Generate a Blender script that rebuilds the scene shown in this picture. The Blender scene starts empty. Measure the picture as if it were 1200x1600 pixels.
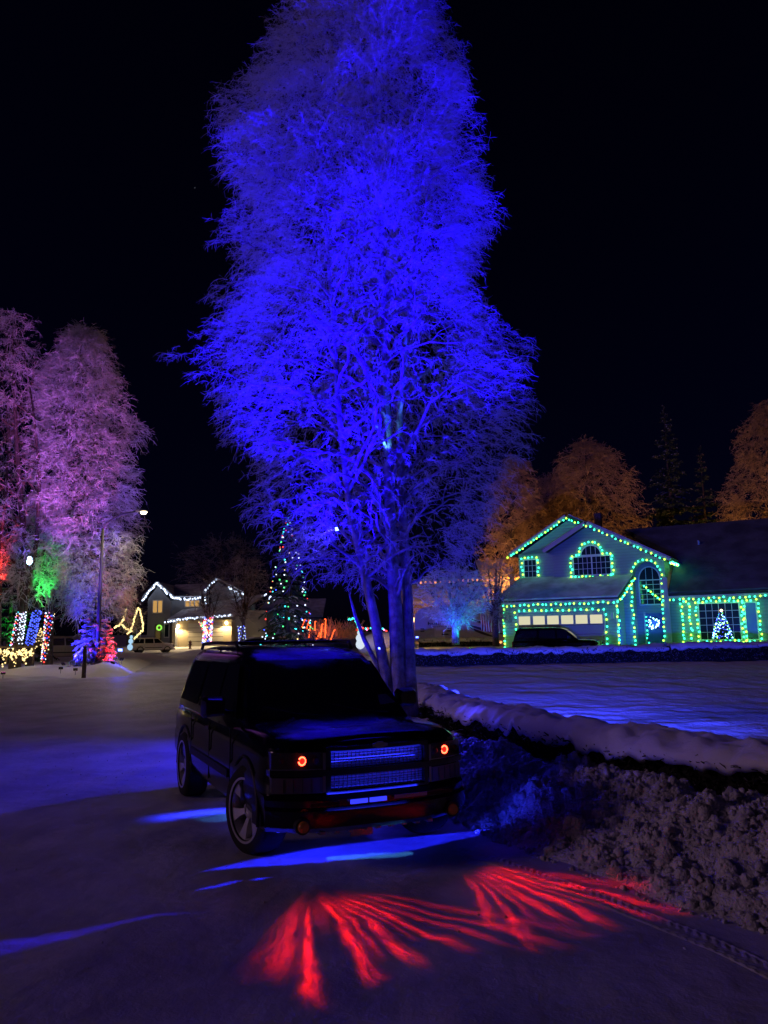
import bpy, math, random
import numpy as np
from mathutils import Vector, Matrix
random.seed(7)
RNG = np.random.default_rng(7)
R = math.radians
scene = bpy.context.scene
COL = scene.collection

# ------------------------------------------------------------ camera
CAM_H, CAM_PITCH, CAM_F, CAM_ROLL = 1.985, 0.1586, 1209.2, 0.0142
cd = bpy.data.cameras.new('camera')
cd.sensor_fit = 'VERTICAL'; cd.sensor_height = 36.0; cd.lens = CAM_F / 1600 * 36.0
cd.clip_start = 0.05; cd.clip_end = 3000
cam = bpy.data.objects.new('camera', cd); COL.objects.link(cam)
cam.matrix_world = Matrix.Translation((0, 0, CAM_H)) @ Matrix.Rotation(math.pi/2 + CAM_PITCH, 4, 'X') @ Matrix.Rotation(-CAM_ROLL, 4, 'Z')
scene.camera = cam

# ------------------------------------------------------------ world: clear night sky with a few faint stars
world = bpy.data.worlds.new('World'); scene.world = world; world.use_nodes = True
wn = world.node_tree.nodes; wl = world.node_tree.links; wn.clear()
wo = wn.new('ShaderNodeOutputWorld'); wb = wn.new('ShaderNodeBackground'); wb2 = wn.new('ShaderNodeBackground'); wadd = wn.new('ShaderNodeAddShader')
sky = wn.new('ShaderNodeTexSky'); sky.sky_type = 'NISHITA'; sky.sun_disc = False
sky.sun_elevation = R(20); sky.sun_rotation = R(258); sky.ozone_density = 6.0
wb.inputs['Strength'].default_value = 0.0010
tint = wn.new('ShaderNodeMix'); tint.data_type = 'RGBA'; tint.blend_type = 'MULTIPLY'; tint.inputs[0].default_value = 1; tint.inputs[7].default_value = (0.35, 0.22, 1, 1)
wl.new(sky.outputs[0], tint.inputs[6]); wl.new(tint.outputs[2], wb.inputs['Color'])
tc = wn.new('ShaderNodeTexCoord'); vo = wn.new('ShaderNodeTexVoronoi'); vo.inputs['Scale'].default_value = 42
lt = wn.new('ShaderNodeMath'); lt.operation = 'LESS_THAN'; lt.inputs[1].default_value = 0.022
sepc = wn.new('ShaderNodeSeparateColor'); gt = wn.new('ShaderNodeMath'); gt.operation = 'GREATER_THAN'; gt.inputs[1].default_value = 0.955
mu = wn.new('ShaderNodeMath'); mu.operation = 'MULTIPLY'
wl.new(tc.outputs['Generated'], vo.inputs['Vector']); wl.new(vo.outputs['Distance'], lt.inputs[0])
wl.new(vo.outputs['Color'], sepc.inputs[0]); wl.new(sepc.outputs[0], gt.inputs[0])
wl.new(lt.outputs[0], mu.inputs[0]); wl.new(gt.outputs[0], mu.inputs[1])
m2 = wn.new('ShaderNodeMath'); m2.operation = 'MULTIPLY'; m2.inputs[1].default_value = 0.12
wl.new(mu.outputs[0], m2.inputs[0]); wl.new(m2.outputs[0], wb2.inputs['Strength'])
wb2.inputs['Color'].default_value = (0.8, 0.85, 1, 1)
wl.new(wb.outputs[0], wadd.inputs[0]); wl.new(wb2.outputs[0], wadd.inputs[1]); wl.new(wadd.outputs[0], wo.inputs[0])

# ------------------------------------------------------------ low, weak sun lamp from the left, standing in for nearby lamplight
sd = bpy.data.lights.new('fill_sun', 'SUN'); sd.energy = 0.20; sd.angle = R(12); sd.color = (1.0, 0.56, 0.92)
so = bpy.data.objects.new('fill_sun', sd); COL.objects.link(so)
so.rotation_euler = Vector((0.92, 0.20, -0.34)).to_track_quat('-Z', 'Y').to_euler()

vs = scene.view_settings
vs.view_transform = 'Standard'; vs.look = 'None'; vs.exposure = 0.0; vs.gamma = 1.0; vs.use_curve_mapping = False
cy = scene.cycles
cy.max_bounces = 5; cy.diffuse_bounces = 2; cy.glossy_bounces = 3; cy.transmission_bounces = 3; cy.transparent_max_bounces = 6
cy.use_denoising = True; cy.use_light_tree = True; cy.caustics_reflective = False; cy.caustics_refractive = False
cy.sample_clamp_indirect = 3.0; cy.blur_glossy = 1.0

# ------------------------------------------------------------ helpers
_cp, _sp, _cr, _sr = math.cos(CAM_PITCH), math.sin(CAM_PITCH), math.cos(CAM_ROLL), math.sin(CAM_ROLL)
def at(px, py, Y):
    """point at distance Y down the street that a spot of the 1200x1600 photo corresponds to"""
    x, y = px - 600, py - 800
    x, y = x*_cr - y*_sr, x*_sr + y*_cr
    a, b = x / CAM_F, -y / CAM_F
    d = (a, _cp - b*_sp, _sp + b*_cp); t = Y / d[1]
    return Vector((d[0]*t, Y, CAM_H + d[2]*t))

def gz(x, y):      # the street climbs very gently
    return 0.007 * max(0.0, y - 9)
def lotz(x, y):    # lot of the green house
    return gz(x, y) + 0.12 + 0.03 * min(27, max(0, y - 20))

def lk(o, parent=None):
    COL.objects.link(o)
    if parent is not None: o.parent = parent
    return o
def tag(o, label=None, cat=None, group=None, kind=None):
    if label: o['label'] = label
    if cat: o['category'] = cat
    if group: o['group'] = group
    if kind: o['kind'] = kind
    return o
def thing(name, label, cat, loc=(0, 0, 0), rz=0.0, group=None):
    o = bpy.data.objects.new(name, None); o.empty_display_size = 0.3
    COL.objects.link(o); o.location = loc; o.rotation_euler = (0, 0, rz)
    return tag(o, label, cat, group)

def mat(name, col, rough=0.7, metal=0.0, spec=0.5, emit=None, estr=0.0, var=None, bump=None, coat=0.0, transl=0.0, col2=None):
    m = bpy.data.materials.new(name); m.use_nodes = True
    nt = m.node_tree; b = nt.nodes['Principled BSDF']; out = nt.nodes['Material Output']
    b.inputs['Base Color'].default_value = (*col, 1); b.inputs['Roughness'].default_value = rough
    b.inputs['Metallic'].default_value = metal; b.inputs['Specular IOR Level'].default_value = spec
    b.inputs['Coat Weight'].default_value = coat
    if emit is not None:
        b.inputs['Emission Color'].default_value = (*emit, 1); b.inputs['Emission Strength'].default_value = estr
    if var:      # (scale, low factor): blotchy colour variation
        t = nt.nodes.new('ShaderNodeTexCoord'); n = nt.nodes.new('ShaderNodeTexNoise'); r = nt.nodes.new('ShaderNodeMix'); r.data_type = 'RGBA'
        n.inputs['Scale'].default_value = var[0]; n.inputs['Detail'].default_value = 5
        c2 = col2 if col2 else tuple(c * var[1] for c in col)
        r.inputs[6].default_value = (*c2, 1); r.inputs[7].default_value = (*col, 1)
        cr = nt.nodes.new('ShaderNodeMapRange'); cr.inputs[1].default_value = 0.35; cr.inputs[2].default_value = 0.65
        nt.links.new(t.outputs['Object'], n.inputs['Vector']); nt.links.new(n.outputs[0], cr.inputs[0])
        nt.links.new(cr.outputs[0], r.inputs[0]); nt.links.new(r.outputs[2], b.inputs['Base Color'])
    if bump:     # list of (scale, distance)
        t = nt.nodes.new('ShaderNodeTexCoord'); prev = None
        for sc, ds in bump:
            n = nt.nodes.new('ShaderNodeTexNoise'); n.inputs['Scale'].default_value = sc; n.inputs['Detail'].default_value = 4
            bp = nt.nodes.new('ShaderNodeBump'); bp.inputs['Distance'].default_value = ds; bp.inputs['Strength'].default_value = 1
            nt.links.new(t.outputs['Object'], n.inputs['Vector']); nt.links.new(n.outputs[0], bp.inputs['Height'])
            if prev: nt.links.new(prev.outputs[0], bp.inputs['Normal'])
            prev = bp
        nt.links.new(prev.outputs[0], b.inputs['Normal'])
    if transl:
        tr = nt.nodes.new('ShaderNodeBsdfTranslucent'); tr.inputs[0].default_value = (*col, 1)
        mx = nt.nodes.new('ShaderNodeMixShader'); mx.inputs[0].default_value = transl
        nt.links.new(b.outputs[0], mx.inputs[1]); nt.links.new(tr.outputs[0], mx.inputs[2]); nt.links.new(mx.outputs[0], out.inputs[0])
    return m
def glow(name, col, strength, sample=True):
    m = mat(name, (0.02, 0.02, 0.02), 0.4, emit=col, estr=strength)
    if not sample: m.cycles.emission_sampling = 'NONE'
    return m

class MB:
    def __init__(s): s.v = []; s.f = []
    def add(s, vs, fs):
        o = len(s.v); s.v += [tuple(p) for p in vs]; s.f += [tuple(i + o for i in f) for f in fs]; return s
    def box(s, c, d, rz=0.0, M=None):
        x, y, z = (k / 2 for k in d)
        P = [Vector((sx*x, sy*y, sz*z)) for sz in (-1, 1) for sy in (-1, 1) for sx in (-1, 1)]
        if M is not None: P = [M @ p for p in P]
        if rz: P = [Matrix.Rotation(rz, 3, 'Z') @ p for p in P]
        P = [p + Vector(c) for p in P]
        return s.add(P, [(0, 2, 3, 1), (4, 5, 7, 6), (0, 1, 5, 4), (2, 6, 7, 3), (0, 4, 6, 2), (1, 3, 7, 5)])
    def b2(s, x0, x1, y0, y1, z0, z1): return s.box(((x0+x1)/2, (y0+y1)/2, (z0+z1)/2), (abs(x1-x0), abs(y1-y0), abs(z1-z0)))
    def tube(s, pts, rad, n=6, cap=True):
        pts = [Vector(p) for p in pts]; k = len(pts)
        if not hasattr(rad, '__len__'): rad = [rad]*k
        rings = []; up = Vector((0.13, 0.31, 0.94))
        for i in range(k):
            t = (pts[min(i+1, k-1)] - pts[max(i-1, 0)])
            if t.length < 1e-9: t = Vector((0, 0, 1))
            t.normalize()
            a = t.cross(up)
            if a.length < 0.05: a = t.cross(Vector((1, 0, 0)))
            a.normalize(); b = t.cross(a)
            rings += [pts[i] + (a*math.cos(2*math.pi*j/n) + b*math.sin(2*math.pi*j/n))*rad[i] for j in range(n)]
        fs = [(i*n+j, i*n+(j+1) % n, (i+1)*n+(j+1) % n, (i+1)*n+j) for i in range(k-1) for j in range(n)]
        if cap: fs += [tuple(range(n-1, -1, -1)), tuple((k-1)*n+j for j in range(n))]
        return s.add(rings, fs)
    def loft(s, loops, cap=True, closed=True):
        n = len(loops[0]); vs = [p for l in loops for p in l]; m = n if closed else n-1
        fs = [(i*n+j, i*n+(j+1) % n, (i+1)*n+(j+1) % n, (i+1)*n+j) for i in range(len(loops)-1) for j in range(m)]
        if cap: fs += [tuple(range(n-1, -1, -1)), tuple((len(loops)-1)*n+j for j in range(n))]
        return s.add(vs, fs)
    def prism(s, poly, y0, y1):       # polygon in x,z pushed along y
        return s.loft([[(x, y0, z) for x, z in poly], [(x, y1, z) for x, z in poly]])
    def slab(s, q, th):               # quad thickened along its normal
        q = [Vector(p) for p in q]; nn = (q[1]-q[0]).cross(q[2]-q[0]).normalized()
        if nn.z < 0: nn = -nn
        return s.loft([[p for p in q], [p + nn*th for p in q]])
    def lathe(s, prof, n=24, axis='x', c=(0, 0, 0), cap=True):   # prof: (radius, offset along axis)
        loops = []
        for r, o in prof:
            lp = []
            for j in range(n):
                a = 2*math.pi*j/n
                p = (o, r*math.cos(a), r*math.sin(a)) if axis == 'x' else ((r*math.cos(a), o, r*math.sin(a)) if axis == 'y' else (r*math.cos(a), r*math.sin(a), o))
                lp.append((p[0]+c[0], p[1]+c[1], p[2]+c[2]))
            loops.append(lp)
        return s.loft(loops, cap=cap)
    def ico(s, c, r, sc=(1, 1, 1), sub=1, jit=0.0):
        v, f = ICO[sub]
        return s.add([(c[0]+p[0]*r*sc[0]*(1+random.uniform(-jit, jit)), c[1]+p[1]*r*sc[1]*(1+random.uniform(-jit, jit)), c[2]+p[2]*r*sc[2]*(1+random.uniform(-jit, jit))) for p in v], f)
    def mesh(s, name, m=None, smooth=False, angle=None):
        me = bpy.data.meshes.new(name); me.from_pydata(s.v, [], s.f); me.update()
        if m: me.materials.append(m)
        if smooth or angle:
            me.polygons.foreach_set('use_smooth', [True]*len(me.polygons))
            if angle: me.set_sharp_from_angle(angle=R(angle))
        return me
    def build(s, name, m, parent=None, smooth=False, angle=None):
        return lk(bpy.data.objects.new(name, s.mesh(name, m, smooth, angle)), parent)

def _ico(sub):
    t = (1+5**.5)/2
    v = [Vector(p).normalized() for p in ((-1, t, 0), (1, t, 0), (-1, -t, 0), (1, -t, 0), (0, -1, t), (0, 1, t), (0, -1, -t), (0, 1, -t), (t, 0, -1), (t, 0, 1), (-t, 0, -1), (-t, 0, 1))]
    f = [(0, 11, 5), (0, 5, 1), (0, 1, 7), (0, 7, 10), (0, 10, 11), (1, 5, 9), (5, 11, 4), (11, 10, 2), (10, 7, 6), (7, 1, 8), (3, 9, 4), (3, 4, 2), (3, 2, 6), (3, 6, 8), (3, 8, 9), (4, 9, 5), (2, 4, 11), (6, 2, 10), (8, 6, 7), (9, 8, 1)]
    for _ in range(sub):
        c = {}; nf = []
        def mid(a, b):
            k = (min(a, b), max(a, b))
            if k not in c: v.append(((v[a]+v[b])/2).normalized()); c[k] = len(v)-1
            return c[k]
        for a, b, d in f:
            x, y, z = mid(a, b), mid(b, d), mid(d, a)
            nf += [(a, x, z), (b, y, x), (d, z, y), (x, y, z)]
        f = nf
    return [tuple(p) for p in v], f
ICO = [_ico(0), _ico(1), _ico(2)]

def np_obj(name, V, F, m, parent=None, smooth=False):
    """V (n,3), F (k,3|4) numpy -> mesh object"""
    me = bpy.data.meshes.new(name); k = F.shape[1]
    me.vertices.add(len(V)); me.vertices.foreach_set('co', np.ascontiguousarray(V, dtype=np.float32).ravel())
    me.loops.add(F.size); me.loops.foreach_set('vertex_index', np.ascontiguousarray(F, dtype=np.int32).ravel())
    me.polygons.add(len(F)); me.polygons.foreach_set('loop_start', np.arange(0, F.size, k, dtype=np.int32))
    if smooth: me.polygons.foreach_set('use_smooth', np.ones(len(F), dtype=bool))
    me.update(calc_edges=True); me.validate()
    me.materials.append(m)
    return lk(bpy.data.objects.new(name, me), parent)

def heightfield(name, xs, ys, zf, m, parent=None):
    X, Y = np.meshgrid(xs, ys); Z = zf(X, Y)
    V = np.stack([X.ravel(), Y.ravel(), Z.ravel()], 1)
    nx, ny = len(xs), len(ys); i = (np.arange(ny-1)[:, None]*nx + np.arange(nx-1)[None, :]).ravel()
    return np_obj(name, V, np.stack([i, i+1, i+nx+1, i+nx], 1), m, parent, True)

def vnoise(X, Y, seed=0, octaves=4, scale=1.0):
    """cheap value noise in the plane, about -1..1"""
    out = np.zeros_like(X, dtype=float); amp = 1.0; tot = 0
    for o in range(octaves):
        s = scale * 2**o; x = X*s + 17.3*o + seed*3.1; y = Y*s - 9.7*o + seed*5.7
        xi = np.floor(x); yi = np.floor(y); fx = x-xi; fy = y-yi; fx = fx*fx*(3-2*fx); fy = fy*fy*(3-2*fy)
        def h(a, b):
            q = np.sin(a*127.1 + b*311.7 + seed*74.7)*43758.5453; return (q-np.floor(q))*2-1
        out += amp*((h(xi, yi)*(1-fx)+h(xi+1, yi)*fx)*(1-fy)+(h(xi, yi+1)*(1-fx)+h(xi+1, yi+1)*fx)*fy); tot += amp; amp *= 0.55
    return out/tot*1.6
def sstep(a, b, x): t = np.clip((x-a)/(b-a), 0, 1); return t*t*(3-2*t)

def spot(name, loc, target, energy, col, ang=60, blend=0.4, radius=0.05, parent=None):
    l = bpy.data.lights.new(name, 'SPOT'); l.energy = energy; l.color = col; l.spot_size = R(ang); l.spot_blend = blend; l.shadow_soft_size = radius
    o = bpy.data.objects.new(name, l); lk(o, parent); o.location = loc
    o.rotation_euler = (Vector(target)-Vector(loc)).to_track_quat('-Z', 'Y').to_euler(); return o
def point(name, loc, energy, col, radius=0.1, parent=None):
    l = bpy.data.lights.new(name, 'POINT'); l.energy = energy; l.color = col; l.shadow_soft_size = radius
    o = bpy.data.objects.new(name, l); lk(o, parent); o.location = loc; return o

# ------------------------------------------------------------ materials
M = {}
M['snow'] = mat('snow', (0.78, 0.79, 0.82), 0.75, spec=0.3, bump=[(1.3, 0.03), (9, 0.012), (60, 0.004)])
M['road'] = mat('packed_snow', (0.64, 0.64, 0.70), 0.55, spec=0.4, var=(0.9, 0.62), bump=[(0.8, 0.05), (7, 0.016), (60, 0.004)])
M['lawnsnow'] = mat('lawn_snow', (0.78, 0.79, 0.82), 0.8, spec=0.2, bump=[(2.2, 0.06), (11, 0.02)])
M['clod'] = mat('snow_clod', (0.82, 0.81, 0.83), 0.85, spec=0.2, var=(5, 0.62), bump=[(14, 0.04), (45, 0.02)])
M['frost'] = mat('hoar_frost', (0.80, 0.82, 0.86), 0.9, spec=0.1, transl=0.45)
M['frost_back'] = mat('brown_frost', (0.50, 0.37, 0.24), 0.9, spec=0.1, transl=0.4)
M['frost_dull'] = mat('thin_frost', (0.42, 0.40, 0.40), 0.9, spec=0.1, transl=0.4)
M['bark'] = mat('birch_bark', (0.62, 0.60, 0.57), 0.85, spec=0.15, var=(5, 0.35), bump=[(22, 0.03)])
M['bark_dark'] = mat('dark_bark', (0.16, 0.13, 0.11), 0.9, spec=0.1, var=(8, 0.5), bump=[(20, 0.03)])
M['needles'] = mat('spruce_needles', (0.045, 0.075, 0.05), 0.8, spec=0.2)
M['needles_snowy'] = mat('snowy_needles', (0.42, 0.44, 0.46), 0.9, spec=0.1, transl=0.3)
M['hedge'] = mat('hedge_leaves', (0.030, 0.032, 0.025), 0.9, spec=0.1)
M['black_plastic'] = mat('black_plastic', (0.012, 0.012, 0.013), 0.55)
M['wood'] = mat('weathered_wood', (0.20, 0.15, 0.11), 0.85, var=(12, 0.5))
M['steel'] = mat('galvanised_steel', (0.42, 0.43, 0.44), 0.45, metal=0.8)
M['wire'] = mat('light_wire', (0.02, 0.05, 0.025), 0.6)
M['white_trim'] = mat('white_trim', (0.70, 0.70, 0.70), 0.6)
M['glass_dark'] = mat('dark_glass', (0.012, 0.014, 0.018), 0.06, spec=0.7)
M['b_yel'] = glow('bulb_yellow_green', (0.36, 1.0, 0.045), 6.5)
M['b_cyan'] = glow('bulb_cyan', (0.03, 1.0, 0.42), 6.5)
M['b_white'] = glow('bulb_cool_white', (0.62, 0.74, 1.0), 3.0)
M['b_warm'] = glow('bulb_warm', (1.0, 0.72, 0.28), 2.2)
M['b_red'] = glow('bulb_red', (1.0, 0.05, 0.04), 2.5)
M['b_pink'] = glow('bulb_pink', (1.0, 0.30, 0.75), 2.2)
M['b_blue'] = glow('bulb_blue', (0.06, 0.10, 1.0), 3.0)
M['b_green'] = glow('bulb_green', (0.08, 1.0, 0.25), 2.0)
M['b_orange'] = glow('bulb_orange', (1.0, 0.30, 0.03), 3.0)
M['b_teal'] = glow('bulb_teal', (0.05, 0.85, 0.95), 2.5)

# ------------------------------------------------------------ strands (frosted twigs, needles)
def strands(P, D, L, droop, w, K=4, taper=0.6, wob=0.035):
    """P,D (n,3), L,droop,w (n,) -> verts, quads and the centre lines"""
    n = len(P); s = np.linspace(0, 1, K+1)[None, :, None]
    D = D/np.maximum(np.linalg.norm(D, axis=1, keepdims=True), 1e-6)
    C = P[:, None, :] + D[:, None, :]*(L[:, None, None]*s)
    C[:, :, 2] -= (droop*L)[:, None]*(s[:, :, 0]**2)
    C += RNG.normal(0, 1, C.shape)*(L[:, None, None]*wob)*s
    T = np.diff(C, axis=1); T = np.concatenate([T, T[:, -1:]], 1)
    rv = RNG.normal(0, 1, (n, 1, 3)); W = np.cross(T, rv); W /= np.maximum(np.linalg.norm(W, axis=2, keepdims=True), 1e-9)
    W = W*(w[:, None, None]*0.5)*(1-taper*s)
    V = np.stack([C-W, C+W], 2).reshape(-1, 3)
    base = (np.arange(n)*(2*(K+1)))[:, None]; k = np.arange(K)[None, :]*2
    i = (base+k).ravel(); F = np.stack([i, i+1, i+3, i+2], 1)
    return V, F, C
def sprays(P, D, L, droop, w, side=6, sl=0.35, K=4):
    V, F, C = strands(P, D, L, droop, w, K)
    n = len(P); idx = np.repeat(np.arange(n), side); t = RNG.uniform(0.1, 1, n*side)*K
    k = np.minimum(t.astype(int), K-1); fr = (t-k)[:, None]
    A = C[idx, k]*(1-fr)+C[idx, k+1]*fr; T = C[idx, k+1]-C[idx, k]; T /= np.maximum(np.linalg.norm(T, axis=1, keepdims=True), 1e-9)
    d2 = T*0.7 + RNG.normal(0, 0.62, A.shape)
    l2 = L[idx]*sl*RNG.uniform(0.5, 1.3, n*side)
    V2, F2, _ = strands(A, d2, l2, np.full(n*side, 0.25), w[idx]*0.8, 2, 0.5, 0.08)
    return np.concatenate([V, V2]), np.concatenate([F, F2+len(V)])
def n3(P, sc, seed=0):
    x, y, z = (P*sc).T
    return (np.sin(x*1.7+seed)+np.sin(y*2.1+seed*2+x*.6)+np.sin(z*1.9+seed*3+y*.7)+np.sin(x*2.9-z*1.3+seed))/4
def polyline(a, b, k, bow, jit):
    a, b = Vector(a), Vector(b); out = []
    for i in range(k+1):
        t = i/k; p = a.lerp(b, t); p.z += bow*math.sin(math.pi*t)*(b-a).length
        if 0 < i: p += Vector([random.gauss(0, jit) for _ in range(3)])*(b-a).length
        out.append(p)
    return out

def birch(name, label, base, stems, prof, nsp, slen, sw, limbs, frost, bark, group=None, subs=5, side=6, gaps=-0.28, droop=1.1, limb_w=0.05, lift=0.45, inner=0.35, cat='tree', thin=None, limb_stems=None, window=None, spread=.45):
    """stems: [[(point, radius)...]]; prof: [(z, centre x, left radius, right radius, depth radius)] all in world metres"""
    t = thing(name, label, cat, base, 0, group); B = Vector(base)
    tr = MB()
    for st in stems: tr.tube([Vector(p)-B for p, r in st], [r for p, r in st], 9)
    tr.build('trunk', bark, t, smooth=True)
    pz = np.array([p[0] for p in prof]); pc, pl, pr, pd = (np.array([p[i] for p in prof]) for i in (1, 2, 3, 4))
    def env(z): return [float(np.interp(z, pz, q)) for q in (pc, pl, pr, pd)]
    br = MB(); anchors = []; dirs = []
    z0, z1 = prof[0][0], prof[-1][0]
    for i in range(limbs):
        st = random.choice(stems[:limb_stems]); zs = [p[2] for p, r in st]
        ze = z0 + (z1-z0)*((i+random.random())/limbs)
        c, l, r, d = env(ze); phi = random.uniform(0, 2*math.pi)
        rad = (r if math.cos(phi) > 0 else l); fx = math.cos(phi)*rad; fy = math.sin(phi)*d
        q = random.uniform(0.45, 0.90); end = Vector((c+fx*q, B.y+fy*q, ze))
        za = max(zs[0]+0.5, ze - Vector((fx*q, fy*q)).length*random.uniform(lift*0.6, lift*1.5)); za = min(za, zs[-1]-0.1)
        a = Vector([float(np.interp(za, zs, [p[j] for p, rr in st])) for j in range(3)])
        rs = float(np.interp(za, zs, [rr for p, rr in st]))
        pl_ = polyline(a-B, end-B, 6, 0.08, 0.018); ln = (end-a).length
        r0 = min(rs*0.55, limb_w*(0.4+0.16*ln)); br.tube(pl_, [r0*(1-t_/6)**0.8+0.006 for t_ in range(7)], 5, False)
        for k in range(subs):
            tt = random.uniform(0.25, 1.0); j = min(int(tt*6), 5); p = pl_[j].lerp(pl_[j+1], tt*6-j)
            dv = (pl_[j+1]-pl_[j]).normalized()*0.7 + Vector([random.gauss(0, 0.6) for _ in range(3)]); dv.z += 0.15
            ln2 = ln*random.uniform(0.18, 0.4); e2 = p+dv.normalized()*ln2; e2.z -= ln2*0.2
            pl2 = polyline(p, e2, 4, 0.12, 0.03); br.tube(pl2, [max(0.004, r0*0.32*(1-t_/4.3)) for t_ in range(5)], 4, False)
            for _ in range(4):
                t3 = random.uniform(0.2, 1)*4; jj = min(int(t3), 3); anchors.append(pl2[jj].lerp(pl2[jj+1], t3-jj)); dirs.append(dv)
    br.build('branches', bark, t, smooth=True)
    A = np.array([tuple(a) for a in anchors]); Dv = np.array([tuple(a) for a in dirs])
    if thin is not None: kk = RNG.random(len(A)) < np.interp(A[:, 2]+B.z, thin[0], thin[1]); A, Dv = A[kk], Dv[kk]
    if window is not None: kk = ~((np.abs(A[:, 0]+B.x-window[0]) < window[1]) & (A[:, 1] < .3) & (A[:, 2]+B.z < window[2]) & (RNG.random(len(A)) < window[3])); A, Dv = A[kk], Dv[kk]
    na = min(len(A), nsp//2)
    if len(A) > na: s = RNG.choice(len(A), na, replace=False); A, Dv = A[s], Dv[s]
    # fill the envelope, denser toward its skin, broken by gaps
    nf = int((nsp-na)*2.2); ph = RNG.uniform(0, 2*np.pi, nf)
    q = np.where(RNG.random(nf) < inner, np.sqrt(RNG.random(nf)), 1-0.35*RNG.random(nf)**1.4)
    z = RNG.uniform(z0, z1, nf); c, l, r, d = (np.interp(z, pz, k) for k in (pc, pl, pr, pd))
    wv = 0.90+0.10*np.sin(ph*3+z*1.3)+0.08*np.sin(ph*5-z*2.1)+0.07*np.sin(z*4.3+ph*2)
    X = c+np.cos(ph)*np.where(np.cos(ph) > 0, r, l)*q*wv; Y = B.y+np.sin(ph)*d*q*wv
    Pf = np.stack([X, Y, z], 1); keep = n3(Pf, 22.0/max(3.0, (z1-z0)), len(label)) > gaps
    keep |= RNG.random(nf) < 0.25
    if thin is not None: keep &= RNG.random(nf) < np.interp(z, thin[0], thin[1])
    if window is not None: keep &= ~((np.abs(X-window[0]) < window[1]) & (Y < B.y+.3) & (z < window[2]) & (RNG.random(nf) < window[3]))
    Pf = Pf[keep][:nsp-na]-np.array(B)[None]
    Df = np.stack([np.cos(ph), np.sin(ph), np.full(nf, 0.25)], 1)[keep][:nsp-na]
    P = np.concatenate([A, Pf]); D = np.concatenate([Dv, Df])+RNG.normal(0, spread, (len(A)+len(Pf), 3))
    n = len(P); V, F = sprays(P, D, slen*RNG.uniform(0.5, 1.3, n), droop*RNG.uniform(0.4, 1.4, n), sw*RNG.uniform(0.7, 1.3, n), side)
    np_obj('crown', V, F, frost, t)
    return t

def spruce(name, label, base, H, rad, mat_n, mat_s, whorls=22, per=11, lw=0.06, snow=0.5, group=None, bare=0.06):
    t = thing(name, label, 'tree', base, 0, group)
    MB().tube([(0, 0, -0.2), (0, 0, H*0.5), (0, 0, H*0.98)], [rad*0.09+0.03, rad*0.05+0.02, 0.015], 8).build('trunk', M['bark_dark'], t, smooth=True)
    P, D, L, G, W = [], [], [], [], []
    for i in range(whorls):
        q = i/(whorls-1); z = H*(bare+(1-bare)*q**0.92)
        rr = rad*(1-q)**0.85*random.uniform(0.85, 1.1)+0.05*rad
        for k in range(max(5, int(per*(1-q*0.5)))):
            a = random.uniform(0, 2*math.pi); P.append((0, 0, z*random.uniform(0.985, 1.015))); D.append((math.cos(a), math.sin(a), 0.25*q+0.1)); L.append(rr*random.uniform(0.75, 1.12)); G.append(0.45*(1-q)+0.1); W.append(lw)
    P, D, L, G, W = (np.array(k, dtype=float) for k in (P, D, L, G, W))
    V, F, C = strands(P, D, L, G, W, 6, 0.5, 0.015)
    n = len(P); side = 26; idx = np.repeat(np.arange(n), side); tt = RNG.uniform(0.12, 1, n*side)*6; k = np.minimum(tt.astype(int), 5); fr = (tt-k)[:, None]
    A = C[idx, k]*(1-fr)+C[idx, k+1]*fr; T = C[idx, k+1]-C[idx, k]; T /= np.linalg.norm(T, axis=1, keepdims=True)
    sgn = np.where(RNG.random(n*side) < .5, -1, 1)[:, None]; S = np.cross(T, np.array([0, 0, 1.0]))*sgn
    d2 = T*0.75+S*0.8+RNG.normal(0, 0.25, A.shape); l2 = L[idx]*0.28*(1.15-tt/6*0.8)*RNG.uniform(0.6, 1.3, n*side)
    V2, F2, _ = strands(A, d2, l2, np.full(n*side, 0.35), np.full(n*side, lw*1.1), 2, 0.5, 0.05)
    np_obj('foliage', np.concatenate([V, V2]), np.concatenate([F, F2+len(V)]), mat_n, t)
    if snow > 0:
        m = RNG.random(len(A)) < snow; A2 = A[m]+np.array([0, 0, lw*0.5]); ns = len(A2)
        V3, F3, _ = strands(A2, d2[m]*np.array([1, 1, 0.2]), l2[m]*0.8, np.full(ns, 0.3), np.full(ns, lw*1.5), 2, 0.3, 0.05)
        np_obj('snow_load', V3, F3, mat_s, t)
    return t

# ============================================================ SETTING
def seg(*a): return np.concatenate(a)
xs = seg([-500, -250, -120, -80, -55, -40, -32], np.linspace(-26, 9, 330), [11, 14, 20, 40, 100, 300, 500])
ys = seg([-30, -10, -2], np.linspace(1.5, 16, 270), np.linspace(16.3, 50, 110), [55, 62, 70, 80, 95, 120, 180, 300, 600, 1200])
def road_z(X, Y):
    z = 0.007*np.maximum(0, Y-9)
    near = np.exp(-np.maximum(0, Y-20)/18.0)
    z = z + near*(0.010*vnoise(X, Y, 1, 3, 0.7)+0.004*vnoise(X, Y, 2, 3, 5.0))
    # wheel ruts swinging into the drive on the far side of the road
    d = Y-(31+0.35*(X+16)); z += 0.05*np.exp(-((d/9.0)**2))*np.sin(d*1.6)*sstep(-9, -13, X)
    u = X*0.955-Y*0.30; z = z+near*0.016*vnoise(u*1.0, Y*0.10+X*0.03, 15, 3, 1.6)
    # scraped, crumbled snow beside the parked car
    z += 0.035*np.maximum(0, vnoise(X, Y, 5, 3, 4.0)-0.15)*np.exp(-(((X+3.9-(Y-13)*0.25)/0.9)**2+((Y-13.5)/2.6)**2))
    return z
road = heightfield('road', xs, ys, road_z, M['road']); tag(road, kind='structure')

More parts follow.
